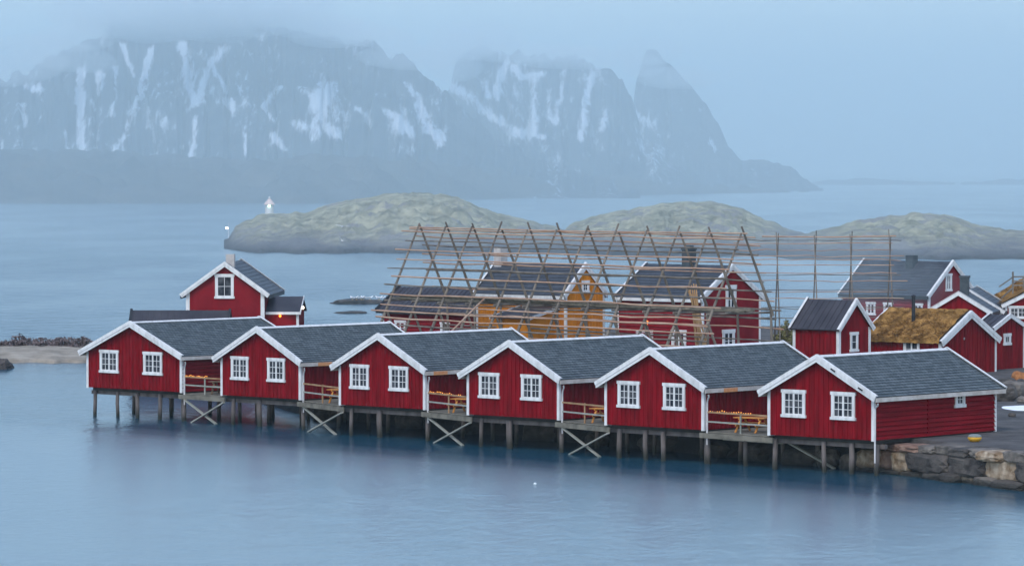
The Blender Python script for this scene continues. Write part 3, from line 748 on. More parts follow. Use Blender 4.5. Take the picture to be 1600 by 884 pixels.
for k in range(5):
    root, W = cabins[k]; nroot, nW = cabins[k + 1]
    g0 = local_to_world(root, (W, 0, 0)); g1 = nroot.location.copy()
    inv = (Matrix.Translation(root.location) @ Matrix.Rotation(root.rotation_euler.z, 4, 'Z')).inverted()
    e = inv @ g1                                                    # next cabin's front-left corner in this cabin's axes
    gap = e.x - W; th = root.rotation_euler.z
    d = empty("deck", local_to_world(root, (W, 0, -.02)), th)
    tag(d, f"weathered timber deck with railing between the {NTH[k]} and {NTH[k+1]} red cabins from the left", "deck", "decks between the cabins")
    sk = e.y                                                        # how far the far end of the front edge lies off the axis
    m = MB(); x0, x1 = .09, gap - .09; nb = 44
    for i in range(nb):                                             # boards run along the front edge
        b0 = .06 + i * .16
        if b0 > 7: break
        s0 = sk * .96 * max(0, 1 - b0 / 5)
        m.prism([(x0, b0, -.11), (x1, b0 + s0, -.11), (x1, b0 + .148 + s0, -.11), (x0, b0 + .148, -.11)], (0, 0, .05))
    m.build("deck_boards", M['deck'], d)
    m = MB(); m.beam((-.25, .02, -.26), (gap + .2, sk * .98 + .02, -.26), .09, .26); m.beam((0, 3.4, -.25), (gap, 3.4, -.25), .1, .24); m.build("edge_beam", M['deck'], d)
    # railing
    H1, H2 = (.93, .45)
    fr = lambda t, z: Vector((.12 + (gap - .24) * t, .06 + sk * .97 * t, z))
    m = MB(); m.beam(fr(0.02, H1), fr(1, H1), .045, .09); m.build("rail", M['rail'], d)
    m = MB(); m.beam(fr(0.02, H2), fr(1, H2), .045, .08); m.build("rail", M['brace'], d)
    for t in ((.52,) if k not in (0, 4) else (.55,)):
        m = MB(); m.beam(fr(t, -.06) + Vector((0, .05, 0)), fr(t, 1.0 if k in (1, 2, 3) else .95) + Vector((0, .05, 0)), .07, .07); m.build("post", M['rail'] if k in (1, 2, 3) else M['brace'], d)
    m = MB(); m.beam(fr(0.015, -.3), fr(.015, 1.0), .06, .06); m.build("post", M['pipe'], d)
    # piles below the deck
    for a, b in ((-.1, .3), (gap * .5, 2.9), (gap * .46, 5.8)) if k < 4 else ((.05, .3), (gap * .5, .5), (gap * .5, 3.5)):
        m = MB(); m.tube([(a, b, -.36), (a + .02, b, -1.6), (a, b, -3.0)], [.11, .12, .125], 9); m.build("pile", M['pile'], d)
    if k < 4:                                                       # crossed braces down to the water
        m = MB(); m.beam((.3, -.03, -.42), (gap * .86, sk * .8 - .03, -1.72), .07, .17, (0, 1, 0)); m.build("brace", M['brace'], d)
        m = MB(); m.beam((gap + .28, sk - .12, -.42), (gap * .3, sk * .4 - .12, -1.72), .07, .17, (0, 1, 0)); m.build("brace", M['brace'], d)
    else:
        m = MB(); m.beam((gap + .3, .5, -.35), (gap + 2.0, 2.3, -1.75), .08, .16, (0, 1, 0)); m.build("brace", M['brace'], d)
        m = MB(); m.beam((.3, 1.2, -.5), (gap - .3, 1.0, -.5), .06, .1); m.build("brace", M['brace'], d)
    # table
    pos = [(.62, 1.35, .5), (.60, 1.15, .35), (.58, 1.15, .32), (.62, 1.25, .3), (.46, 1.45, .15)][k]
    tl = local_to_world(d, (gap * pos[0], pos[1] + sk * .4, -.06))
    pt = picnic_table(tl, th + pos[2], M['table_old'] if k == 0 else M['table'])
    tag(pt, ["dark weathered picnic table behind the railing right of the broadest cabin", "orange-brown picnic table on the deck between the second and third cabins from the left",
             "orange-brown picnic table behind the string lights between the third and fourth cabins from the left", "orange-brown picnic table on the deck between the fourth and fifth cabins from the left",
             "long orange picnic table under glowing string lights left of the right-end cabin"][k], "picnic table", "picnic tables on the decks")
    if k in (0, 2, 4):
        t1 = {0: .62, 2: .82, 4: .72}[k]
        string_lights([local_to_world(d, fr(.03, H1 + .07)), local_to_world(d, fr(t1, H1 + .07))],
                      {0: "orange string lights on the railing beside the broadest cabin", 2: "orange string lights on the deck railing between the third and fourth cabins from the left",
                       4: "bright orange string lights over the picnic table beside the right-end cabin"}[k])

# ==================================================================== QUAY AND YARD
def stone_mesh(m, c, sx, sy, sz, seed, rot=0.0, p=4.0, amp=.16, n=3):
    bm = bmesh.new(); bmesh.ops.create_icosphere(bm, subdivisions=n, radius=1)
    rm = Matrix.Rotation(rot, 3, 'Z')
    base = len(m.v)
    for v in bm.verts:
        q = v.co.normalized(); k = (abs(q.x) ** p + abs(q.y) ** p + abs(q.z) ** p) ** (-1 / p)
        q = q * k; o = Vector((seed * 3.1, seed * 1.7, seed * .9))
        q = q * (1 + amp * mnoise.noise(q * 1.1 + o) + amp * .5 * mnoise.noise(q * 2.7 + o) + amp * .22 * mnoise.noise(q * 6 + o))
        m.v.append(tuple(Vector(c) + rm @ Vector((q.x * sx, q.y * sy, q.z * sz))))
    for f in bm.faces: m.f.append([base + v.index for v in f.verts]); m.uv.append(None)
    bm.free()
QA, QB = Vector((18.25, 201.0, 0)), Vector((24.0, 189.7, 0))
def on_quay(px, off=0.0):
    t = (px - 800) / F; d = QB - QA
    s = (t * QA.y - QA.x) / (d.x - t * d.y); p = QA + d * s
    n = Vector((d.y, -d.x, 0)).normalized()                          # points inland/outwards
    if n.y > 0: n = -n
    return p + n * off
qrot = math.atan2(QB.y - QA.y, QB.x - QA.x)
QUAY = [  # px0, px1, py_top, py_bottom, colour
    (1368, 1402, 690, 702, 'rock_dark'), (1398, 1436, 692, 705, 'rock_red'), (1430, 1462, 694, 706, 'rock_red'), (1456, 1484, 695, 708, 'rock_grey'), (1478, 1512, 695, 711, 'rock_grey'), (1503, 1538, 699, 714, 'rock_dark'),
    (1534, 1560, 700, 716, 'rock_grey'), (1552, 1592, 704, 721, 'rock_tan'), (1588, 1630, 705, 723, 'rock_grey'), (1626, 1668, 707, 726, 'rock_red'), (1660, 1720, 709, 730, 'rock_grey'),
    (1368, 1394, 701, 731, 'rock_tan'), (1390, 1418, 703, 734, 'rock_red'), (1413, 1443, 704, 738, 'rock_tan'), (1440, 1506, 707, 739, 'rock_dark'), (1502, 1562, 712, 745, 'rock_dark'), (1560, 1612, 718, 752, 'rock_tan'), (1608, 1680, 722, 757, 'rock_dark'), (1676, 1750, 726, 762, 'rock_grey'),
    (1366, 1400, 728, 744, 'rock_grey'), (1396, 1430, 733, 748, 'rock_dark'), (1428, 1470, 736, 751, 'rock_grey'), (1466, 1506, 738, 754, 'rock_grey'), (1500, 1526, 738, 757, 'rock_dark'), (1518, 1548, 743, 760, 'rock_tan'), (1544, 1582, 744, 763, 'rock_grey'), (1578, 1630, 750, 769, 'rock_dark'), (1626, 1690, 755, 775, 'rock_grey')]
qw = empty("quay_wall", (QA.x, QA.y, 0))
tag(qw, "rough stone quay wall of big grey and tan boulders at the water's edge, below the right-end cabin", "wall")
for i, (a, b, t, bo, c) in enumerate(QUAY):
    p = on_quay((a + b) / 2, .12 * (i % 3) + (.25 if t > 727 else .1)); Y = p.y
    z1, z0 = zat(t, Y), zat(bo, Y)
    wd = (on_quay(b) - on_quay(a)).length
    m = MB(); stone_mesh(m, (p.x - QA.x, p.y - QA.y, (z0 + z1) / 2), wd * .495, .55 + .1 * (i % 4), (z1 - z0) * .50, i + 1, qrot, 7, .11)
    m.build("boulder", M[c], qw)
# stones along the shore under the cabins (seen between the piles)
SH = [(17.6, 202.6), (16.4, 204.2), (15.2, 205.6), (13.2, 208.2), (11, 211.4), (8.4, 215), (5, 219.4), (2, 223.4), (-2, 229), (-5.5, 233.6), (-10.5, 241.5)]
for i, (x, y) in enumerate(SH):
    m = MB(); stone_mesh(m, (0, 0, 0), .8 + .2 * (i % 3), .6, .55, 40 + i, i * 1.3, 3.5, .22)
    o = m.build("shore_rock", M['rock_grey' if i < 2 else 'rock_dark']); o.location = (x - .4, y - .8, .25 + .1 * (i % 2))  # darker rock puts the shade under the cabins into the colour
    tag(o, "dim boulder on the shore in the shadow under the cabins", "rock", "shore rocks under the cabins")
# dark boulders behind the last cabin
for i, (px, py, Y, s, c, lab) in enumerate([(1568, 622, 231, (.75, .6, .55), 'rock_dark', "dark rounded boulder beside the last cabin's back corner"), (1583, 620, 233, (.8, .7, .6), 'rock_grey', "largest grey boulder in the pile right of the last cabin"),
                                      (1574, 606, 236, (.7, .6, .6), 'rock_dark', "black boulder at the top of the pile behind the last cabin"), (1598, 612, 236, (.6, .6, .55), 'rock_dark', "dark boulder at the right edge below the rusty rock"),
                                      (1597, 594, 239, (.55, .5, .5), 'rock_rust', "rust-orange rock on top of the dark boulders at the right edge"), (1598, 627, 229, (.3, .3, .22), 'rock_grey', "small grey stone at the right edge above the snow patch"), (1581, 655, 216.5, (.2, .17, .12), 'rock_dark', "small black stone alone on the gravel below the snow patch")]):
    p = at(px, py, Y); m = MB(); stone_mesh(m, (0, 0, 0), *s, 70 + i, i * .9, 3.2, .22)
    o = m.build("boulder", M[c]); o.location = (p.x, p.y, max(GZ + s[2] * .75, p.z)); tag(o, lab, "rock")
    if max(GZ + s[2] * .75, p.z) > GZ + s[2] * 1.0:                   # raise a mound of smaller stones below it is not needed: sink it on its neighbours
        o.location.z = max(GZ + s[2] * .8, p.z)
# snow patch
m = MB(); c0 = gnd(1600, 637.5, GZ); ring = []
for k in range(36):
    a = 2 * math.pi * k / 36; rr = 1 + .3 * mnoise.noise(Vector((math.cos(a) * 1.5, math.sin(a) * 1.5, 4)))
    ring.append(Vector((c0.x + 1.25 * rr * math.cos(a), c0.y + 2.6 * rr * math.sin(a), GZ + .006)))
top = [c0.lerp(Vector((p.x, p.y, c0.z)), .6) + Vector((0, 0, .06)) for p in ring]
for k in range(36): m.face([ring[k], ring[(k + 1) % 36], top[(k + 1) % 36], top[k]])
m.face(top)
tag(m.build("snow_patch", M['snow'], smooth=False), "small patch of old snow on the gravel at the right edge", "snow", kind='stuff')
# yellow float
p = gnd(1523, 690, GZ); bu = empty("buoy", (p.x, p.y, GZ), .3); tag(bu, "yellow float with a grey top lying on the gravel above the quay wall", "buoy")
m = MB(); m.lathe([(.05, .0), (.2, .02), (.3, .09), (.345, .19), (.34, .24)], 20); m.build("float", M['buoy'], bu, smooth=True)
m = MB(); m.lathe([(.338, .242), (.33, .29), (.27, .35), (.15, .385), (.03, .39)], 20); m.build("cover", M['buoy_top'], bu, smooth=True)

# ==================================================================== HOUSES BEHIND
def solve(xc, Y, x2, ux, uy):
    """length along (ux,uy) from the point seen at column xc, distance Y, to column x2"""
    t = (x2 - 800) / F; X = xat(xc, Y); return (t * Y - X) / (ux - t * uy)
def corner_house(name, xc, xl, xr, Y, ye, ya, th, zb=GZ, **kw):
    """house with its long side to the left and a gable to the right of the near corner (column xc at distance Y); ye, ya: photo rows of eave and apex"""
    c, s = math.cos(th), math.sin(th)
    W = solve(xc, Y, xr, c, s); L = solve(xc, Y, xl, -s, c)
    He = zat(ye, Y) - zb; Ha = zat(ya, Y + W / 2 * s) - zb
    r = gable_house(name, xat(xc, Y), Y, zb, th, W, L, He, Ha, **kw)
    return r[0], W, L, r[1], He, Ha
TH = .85
# left wall is x = 0 in these houses (faces left-front); gable y = 0 faces right-front
def left_window(root, L, px_frac, z, w, h, nx, ny, cas=1, trim=.13): window(root, (-.03, L * px_frac, z), (0, -1, 0), (-1, 0, 0), w, h, nx, ny, cas, trim)

# dark-roofed red house at the left end of the rack
E_, W_, L_, zt_, He_, Ha_ = corner_house("wooden_house", 792, 599, 850, 284, 490, 453, TH, barge_mat=M['black'], wall=M['red2'], roof=M['metal_roof'], roof_kind='seam', front='h', side='h', ov=.45, ridge=False, barge=.16, fascia_mat=M['black'])
tag(E_, "low red house with a dark roof behind the left end of the drying rack", "house")
left_window(E_, L_, .855, 1.75, 1.05, 1.05, 1, 2, 2); left_window(E_, L_, .49, 1.75, .85, 1.0, 1, 2, 1)
# ochre house
C_, W_, L_, zt_, He_, Ha_ = corner_house("wooden_house", 884, 746, 943, 275, 462, 412.5, TH, wall=M['ochre'], roof=M['dark_slate'], front='v', side='v', ov=.32, fo=.12, ridge=False, barge=.26, courses=.34, fascia_mat=M['white'])
tag(C_, "ochre yellow house with a slate roof behind the drying rack", "house")
window(C_, (W_ / 2, -.03, Ha_ - 1.55), (1, 0, 0), (0, -1, 0), .75, .8, 2, 2, 1, .14)
left_window(C_, L_, .5, 1.6, 1.0, 1.1, 2, 2, 1)
m = MB(); m.box(W_ / 2 - .35, W_ / 2 + .35, L_ - .7, L_ - .05, Ha_ - .6, Ha_ + 1.0); m.build("chimney", M['stone_chimney'], C_)
# porch of the ochre house: a small gabled wing standing in front of the long side
pw, pl, ph = 2.2, 3.0, zat(482, 272) - GZ
pm = MB(); pz = zat(499, 270) - GZ
y0 = L_ * .10; pm.prism([(-pw - .6, y0, 0), (-.04, y0, 0), (-.04, y0, ph - .12), (-pw - .6, y0, pz - .05)], (0, pl, 0)); po = pm.build("porch", M['ochre'], C_)
sl_ = (ph - pz) / (pw + .9)
pm = MB(); pm.prism([(-.03, y0 - .25, ph), (-pw - .95, y0 - .25, pz - .02), (-pw - .95, y0 - .25, pz - .11), (-.03, y0 - .25, ph - .09)], (0, pl + .5, 0)); pm.build("porch_roof", M['metal_roof'], po)
for yy in (y0 - .3, y0 + pl + .26):
    pm = MB(); pm.prism([(-.03, yy, ph + .05), (-pw - 1.0, yy, pz + .02), (-pw - 1.0, yy, pz - .18), (-.03, yy, ph - .15)], (0, .04, 0)); pm.build("barge_board", M['white'], po)
# red house with the big chimney
D_, W_, L_, zt_, He_, Ha_ = corner_house("wooden_house", 1098, 966, 1187, 272, 467, 414.5, TH, wall=M['red2'], roof=M['dark_slate'], front='h', side='h', ov=.4, fo=.12, ridge=False, barge=.26, courses=.34, fascia_mat=M['white'])
tag(D_, "tall red house with a big dark chimney behind the right part of the drying rack", "house")
window(D_, (W_ / 2 - .12, -.03, 4.35), (1, 0, 0), (0, -1, 0), 1.1, 1.9, 1, 2, 2, .2)
window(D_, (W_ * .44, -.03, 1.55), (1, 0, 0), (0, -1, 0), 1.3, 1.5, 1, 2, 2, .2)
left_window(D_, L_, .27, 1.55, 1.25, 1.5, 1, 2, 2, .18)
m = MB(); m.box(-.06, -.004, L_ * .68 - .75, L_ * .68 + .75, 0, 2.25); dd = m.build("door", M['white'], D_)
m = MB(); m.box(-.09, -.062, L_ * .68 - .5, L_ * .68 + .5, .05, 2.0); m.build("door_leaf", M['red2'], dd)
m = MB(); m.ellipsoid((-.2, L_ * .64, 2.75), .15, .17, .15, 10, 8); m.build("wall_lamp", M['lamp'], D_, smooth=True)
m = MB(); hb = zat(386, 274) - GZ; cy0 = L_ * .50
m.box(W_ / 2 - .36, W_ / 2 + .36, cy0 - .34, cy0 + .34, Ha_ - .6, hb - .25); m.box(W_ / 2 - .41, W_ / 2 + .41, cy0 - .39, cy0 + .39, hb - .248, hb - .14); m.box(W_ / 2 - .22, W_ / 2 + .22, cy0 - .24, cy0 + .24, hb - .138, hb + .05)
m.build("chimney", M['dark_chimney'], D_)
# small dark-roofed shed
F_, W_, L_, zt_, He_, Ha_ = corner_house("storage_shed", 1311, 1241, 1359, 256, 515.5, 469, TH, wall=M['red'], roof=M['metal_roof'], roof_kind='seam', front='h', side='v', ov=.26, fo=.2, ridge=False, barge=.2, trim=.2, fascia=False)
tag(F_, "small red shed with a steep dark metal roof, left of the turf-roofed house", "shed")
window(F_, (W_ * .47, -.03, zat(534, 257) - GZ), (1, 0, 0), (0, -1, 0), .8, 1.2, 1, 2, 1, .14)
# turf-roofed house
G_, W_, L_, zt_, He_, Ha_ = corner_house("turf_house", 1470, 1348, 1556, 259, 534, 487.5, TH, wall=M['red'], roof=M['metal_roof'], roof_kind='seam', front='v', side='v', ov=.25, fo=.25, ridge=False, barge=.34, trim=.17, fascia=False)
tag(G_, "red house with a brown grass turf roof and a thin black stove pipe", "house")
left_window(G_, L_, .36, zat(543, 262) - GZ, 1.25, 1.15, 1, 2, 2, .14)
m = MB(); m.ellipsoid((W_ * .42, -.03, Ha_ - 1.7), .09, .02, .09, 12, 6); m.build("vent", M['rim'], G_, smooth=True)
def turf_on(root, W, L, He, Ha, ov, fo, thick=.22, name="turf"):
    sl = (Ha - He) / (W / 2 + ov); ang = math.atan(sl); m = MB(); rnd = random.Random(3)
    nl, nw = int(L / .22), 14
    sl_len = (W / 2 + ov + .1) / math.cos(ang)
    for sgn in (-1, 1):
        d = Vector((sgn * math.cos(ang), 0, -math.sin(ang))); nn = Vector((sgn * math.sin(ang), 0, math.cos(ang))); t = Vector((W / 2, 0, Ha + .03))
        g = {}
        for i in range(nl + 1):
            for j in range(nw + 1):
                y = -fo + .05 + (L + 2 * fo - .1) * i / nl; q = t + d * (sl_len * j / nw)
                hh = thick * (.7 + .5 * mnoise.noise(Vector((y * .9, j * .35, sgn * 3))) + .35 * mnoise.noise(Vector((y * 3, j * .9, sgn * 5))))
                if j == nw: hh = -.10 + .08 * mnoise.noise(Vector((y * 3.2, 1, sgn)))
                g[i, j] = Vector((q.x, y, q.z)) + nn * hh
        for i in range(nl):
            for j in range(nw): m.face([g[i, j], g[i + 1, j], g[i + 1, j + 1], g[i, j + 1]] if sgn < 0 else [g[i, j], g[i, j + 1], g[i + 1, j + 1], g[i + 1, j]])
        for k in range(int(L * 620)):                                  # dry grass blades
            y = rnd.uniform(-fo + .1, L + fo - .1); s_ = rnd.random() ** .8 * sl_len
            q = t + d * s_ + nn * (thick * .7); q = Vector((q.x, y, q.z))
            tip = q + nn * rnd.uniform(.04, .2) + d * rnd.uniform(.05, .30) + Vector((0, rnd.uniform(-.12, .12), 0)); wd = Vector((0, rnd.uniform(.015, .035), 0))
            m.face([q - wd, q + wd, tip])
    return m.build(name, M['turf'], root)
turf_on(G_, W_, L_, He_, Ha_, .25, .1)
m = MB(); yb = L_ * .53; m.tube([(W_ * .26, yb, zt_(W_ * .26)), (W_ * .26, yb, Ha_ + .95)], .12, 12); m.lathe([(.16, 0), (.17, .05), (.05, .13)], 12, (W_ * .26, yb, Ha_ + .96)); m.build("stove_pipe", M['black'], G_)
# far dark-roofed house
H_, W_, L_, zt_, He_, Ha_ = corner_house("wooden_house", 1452, 1316, 1522, 320, 463, 408.5, TH, wall=M['red2'], roof=M['dark_slate'], front='h', side='h', ov=.35, fo=.15, ridge=False, barge=.24, courses=.34, fascia_mat=M['black'])
tag(H_, "red house with a broad dark slate roof right of the shorter rack", "house")
window(H_, (W_ * .42, -.03, zat(441, 322) - GZ), (1, 0, 0), (0, -1, 0), .8, 1.35, 1, 2, 2, .14)
for fr_ in (.12, .46, .66): left_window(H_, L_, fr_, zat(483, 322) - GZ, .9, 1.0, 1, 2, 2)
m = MB(); cy0 = L_ * .42; m.box(W_ / 2 - .8, W_ / 2 - .1, cy0 - .35, cy0 + .35, Ha_ - 1.1, Ha_ + .45); m.build("chimney", M['dark_chimney'], H_)
# two red houses in line at the right, gables to the left front
thI = -.22
for nm, Y, ax, ay, Wd, Ln, lab, first in (("wooden_house", 275, 1498, 457, 4.0, 5.2, "red house with a low white-edged gable and square dark chimney behind the turf-roofed house", True), ("wooden_house", 280.3, 1512, 452, 4.6, 6, "red house behind the low gable, its dark roof sloping to the right edge", False)):
    za = zat(ay, Y) - GZ; xa = xat(ax, Y); c, s = math.cos(thI), math.sin(thI)
    r = gable_house(nm, xa - c * Wd / 2, Y - s * Wd / 2, GZ, thI, Wd, Ln, za - (Wd / 2 + .3) * .6, za, .3, .2, wall=M['red'], roof=M['dark_slate'], front='v', side='v', ridge=False, barge=.17, courses=.34, fascia=True, fascia_mat=M['black'])
    tag(r[0], lab, "house")
    if first:
        m = MB(); m.box(Wd / 2 - .1, Wd / 2 + .5, 1.6, 2.2, za - .6, za + .95); m.box(Wd / 2 - .16, Wd / 2 + .56, 1.54, 2.26, za + .952, za + 1.1); m.build("chimney", M['dark_chimney'], r[0])
# little gabled red house at the right
J_, W_, L_, zt_, He_, Ha_ = corner_house("wooden_house", 1552, 1526, 1600, 266, 513.5, 492, TH, wall=M['red'], roof=M['metal_roof'], roof_kind='seam', front='v', side='v', ov=.18, fo=.2, ridge=False, barge=.17, fascia=False)
tag(J_, "narrow red gabled annex with one small square window, right of the turf-roofed house", "house")
window(J_, (W_ * .44, -.03, zat(530, 267) - GZ), (1, 0, 0), (0, -1, 0), .78, .72, 2, 1, 1, .15)
# turf houses at the right edge
Y = 281; Wd, Ln = 6.0, 6.0; za = zat(441, Y) - GZ; xa = xat(1640, Y); th2 = -.12; c, s = math.cos(th2), math.sin(th2)
r = gable_house("turf_house", xa - c * Wd / 2, Y - s * Wd / 2, GZ, th2, Wd, Ln, za - (Wd / 2 + .3) * .5, za, .3, .2, wall=M['red'], roof=M['metal_roof'], roof_kind='seam', front='h', side='v', ridge=False, barge=.17, fascia=False)
tag(r[0], "red house with a turf roof and a white window, cut by the right edge", "house")
turf_on(r[0], Wd, Ln, za - (Wd / 2 + .3) * .5, za, .3, .05)
window(r[0], ((xat(1592, Y) - r[0].location.x) / c, -.03, zat(488, Y) - GZ), (1, 0, 0), (0, -1, 0), 1.3, .85, 2, 2, 2, .12)
N_, W_, L_, zt_, He_, Ha_ = corner_house("turf_house", 1645, 1549, 1740, 294, 474, 441, TH, wall=M['red'], roof=M['metal_roof'], roof_kind='seam', front='v', side='v', ov=.3, fo=.15, ridge=False, barge=.1, fascia=False, barge_mat=M['black'])
tag(N_, "turf-roofed building behind, its brown roof beside the wooden railing", "house")
turf_on(N_, W_, L_, He_, Ha_, .3, .1)
# wooden lookout with a railing behind the turf roofs
lk = empty("wooden_lookout", (xat(1592, 290), 290, GZ), -.15); zt0 = zat(449, 290) - GZ; zt1 = zat(432, 290) - GZ
tag(lk, "weathered wooden lookout railing rising above the turf roofs at the right edge", "lookout")
for x in (-.42, .35, 1.1):
    m = MB(); m.beam((x, 0, 0), (x, 0, zt1 + (.35 if x < 0 else .05)), .13, .13); m.build("post", M['rack_leg'], lk)
for z_ in (zt0 + .15, zt0 + .45, zt1 - .02):
    m = MB(); m.beam((-.5, -.08, z_), (1.4, -.08, z_ + .03), .05, .1); m.build("rail", M['rack_leg'], lk)
m = MB(); m.beam((-.42, -.02, zt1 - .05), (-1.4, -.1, zt0 + .05), .06, .09); m.build("rail", M['rack_leg'], lk)
m = MB(); m.beam((-.42, -.02, zt0), (-1.2, -.5, zt0 - .75), .08, .1); m.build("brace", M['rack_leg'], lk)
# house by the water on the left, with a lit annex
Yh = 281; Wd = xat(412, Yh) - xat(292, Yh); za = zat(411, Yh) - GZ; ze = zat(461, Yh) - GZ; thA = -.05
rA = gable_house("wooden_house", xat(292, Yh), Yh, GZ, thA, Wd, 9.5, ze, za, .42, .3, wall=M['red2'], roof=M['dark_slate'], front='h', side='h', ridge=False, barge=.2, courses=.34, trim=.24, fascia_mat=M['black'])
A_ = rA[0]; tag(A_, "tall red house with a single big gable window by the open water on the left", "house")
window(A_, ((xat(351, Yh) - xat(292, Yh)), -.03, zat(447, Yh) - GZ), (1, 0, 0), (0, -1, 0), 1.3, 1.65, 2, 2, 1, .15)
m = MB(); m.box(Wd / 2 - .1, Wd / 2 + .5, 1.2, 1.8, za - .6, zat(397, Yh + 1.5) - GZ); m.build("chimney", M['stone_chimney'], A_)
# annex: local box right of the house, ridge parallel to the front
ax1 = xat(464, Yh) - xat(292, Yh); zr_, ze_ = zat(465, Yh) - GZ, zat(487, Yh) - GZ
m = MB(); m.prism([(Wd + .06, 1.0, 0), (Wd + .06, 1.0, ze_ - .1), (Wd + .06, 3.2, zr_ - .14), (Wd + .06, 5.2, ze_ - .1), (Wd + .06, 5.2, 0)], (ax1 - Wd - .06, 0, 0)); an = m.build("annex", M['red2'], A_)
m = MB(); m.prism([(Wd + .06, .7, ze_ - .04), (Wd + .06, 3.2, zr_), (Wd + .06, 5.5, ze_ - .04), (Wd + .06, 5.5, ze_ - .13), (Wd + .06, 3.2, zr_ - .1), (Wd + .06, .7, ze_ - .13)], (ax1 - Wd + .1, 0, 0)); m.build("annex_roof", M['metal_roof'], an)
m = MB(); m.box(Wd + .06, ax1 + .2, .655, .70, ze_ - .2, ze_ - .02); m.build("fascia_board", M['white'], an)
m = MB(); m.prism([(ax1 + .17, .62, ze_), (ax1 + .17, 3.2, zr_ + .07), (ax1 + .17, 3.2, zr_ - .16), (ax1 + .17, .62, ze_ - .2)], (.05, 0, 0)); m.build("barge_board", M['white'], an)
m = MB(); m.box(ax1 - .12, ax1 + .06, .93, .995, 0, ze_ - .2); m.build("corner_board", M['white'], an)
m = MB(); m.ellipsoid((xat(436, Yh) - xat(292, Yh), .86, zat(494, Yh) - GZ), .09, .09, .1, 10, 8); lo = m.build("wall_lamp", M['lamp'], an, smooth=True)
m = MB(); m.ellipsoid((ax1 + .34, .95, zat(481, Yh) - GZ), .10, .10, .12, 10, 8); m.build("gable_lamp", M['lamp_w'], an, smooth=True)
pl_ = bpy.data.lights.new("annex_lamp_light", 'POINT'); pl_.energy = 2.5; pl_.color = (1, .42, .12); pl_.shadow_soft_size = .1
plo = bpy.data.objects.new("annex_lamp_light", pl_); COL.objects.link(plo); plo.parent = A_; plo.location = (xat(436, Yh) - xat(292, Yh), .62, zat(494, Yh) - GZ)
# long dark roof in front of it
Yb = 277; x0b, x1b = xat(199, Yb), xat(356, Yb); zrb = zat(485, Yb + 2) - GZ
B_ = gable_house("wooden_house", x1b - .3, Yb, GZ, math.pi / 2, 5.0, x1b - x0b - .6, zrb - 1.75, zrb, .35, .3, wall=M['red'], roof=M['metal_roof'], roof_kind='seam', front='v', side='v', ridge=False, barge=.08, fascia_mat=M['black'], barge_mat=M['black'])[0]
B_.location = (x1b - .3, Yb, GZ)
tag(B_, "low building whose long dark roof shows just behind the broadest cabin", "house")

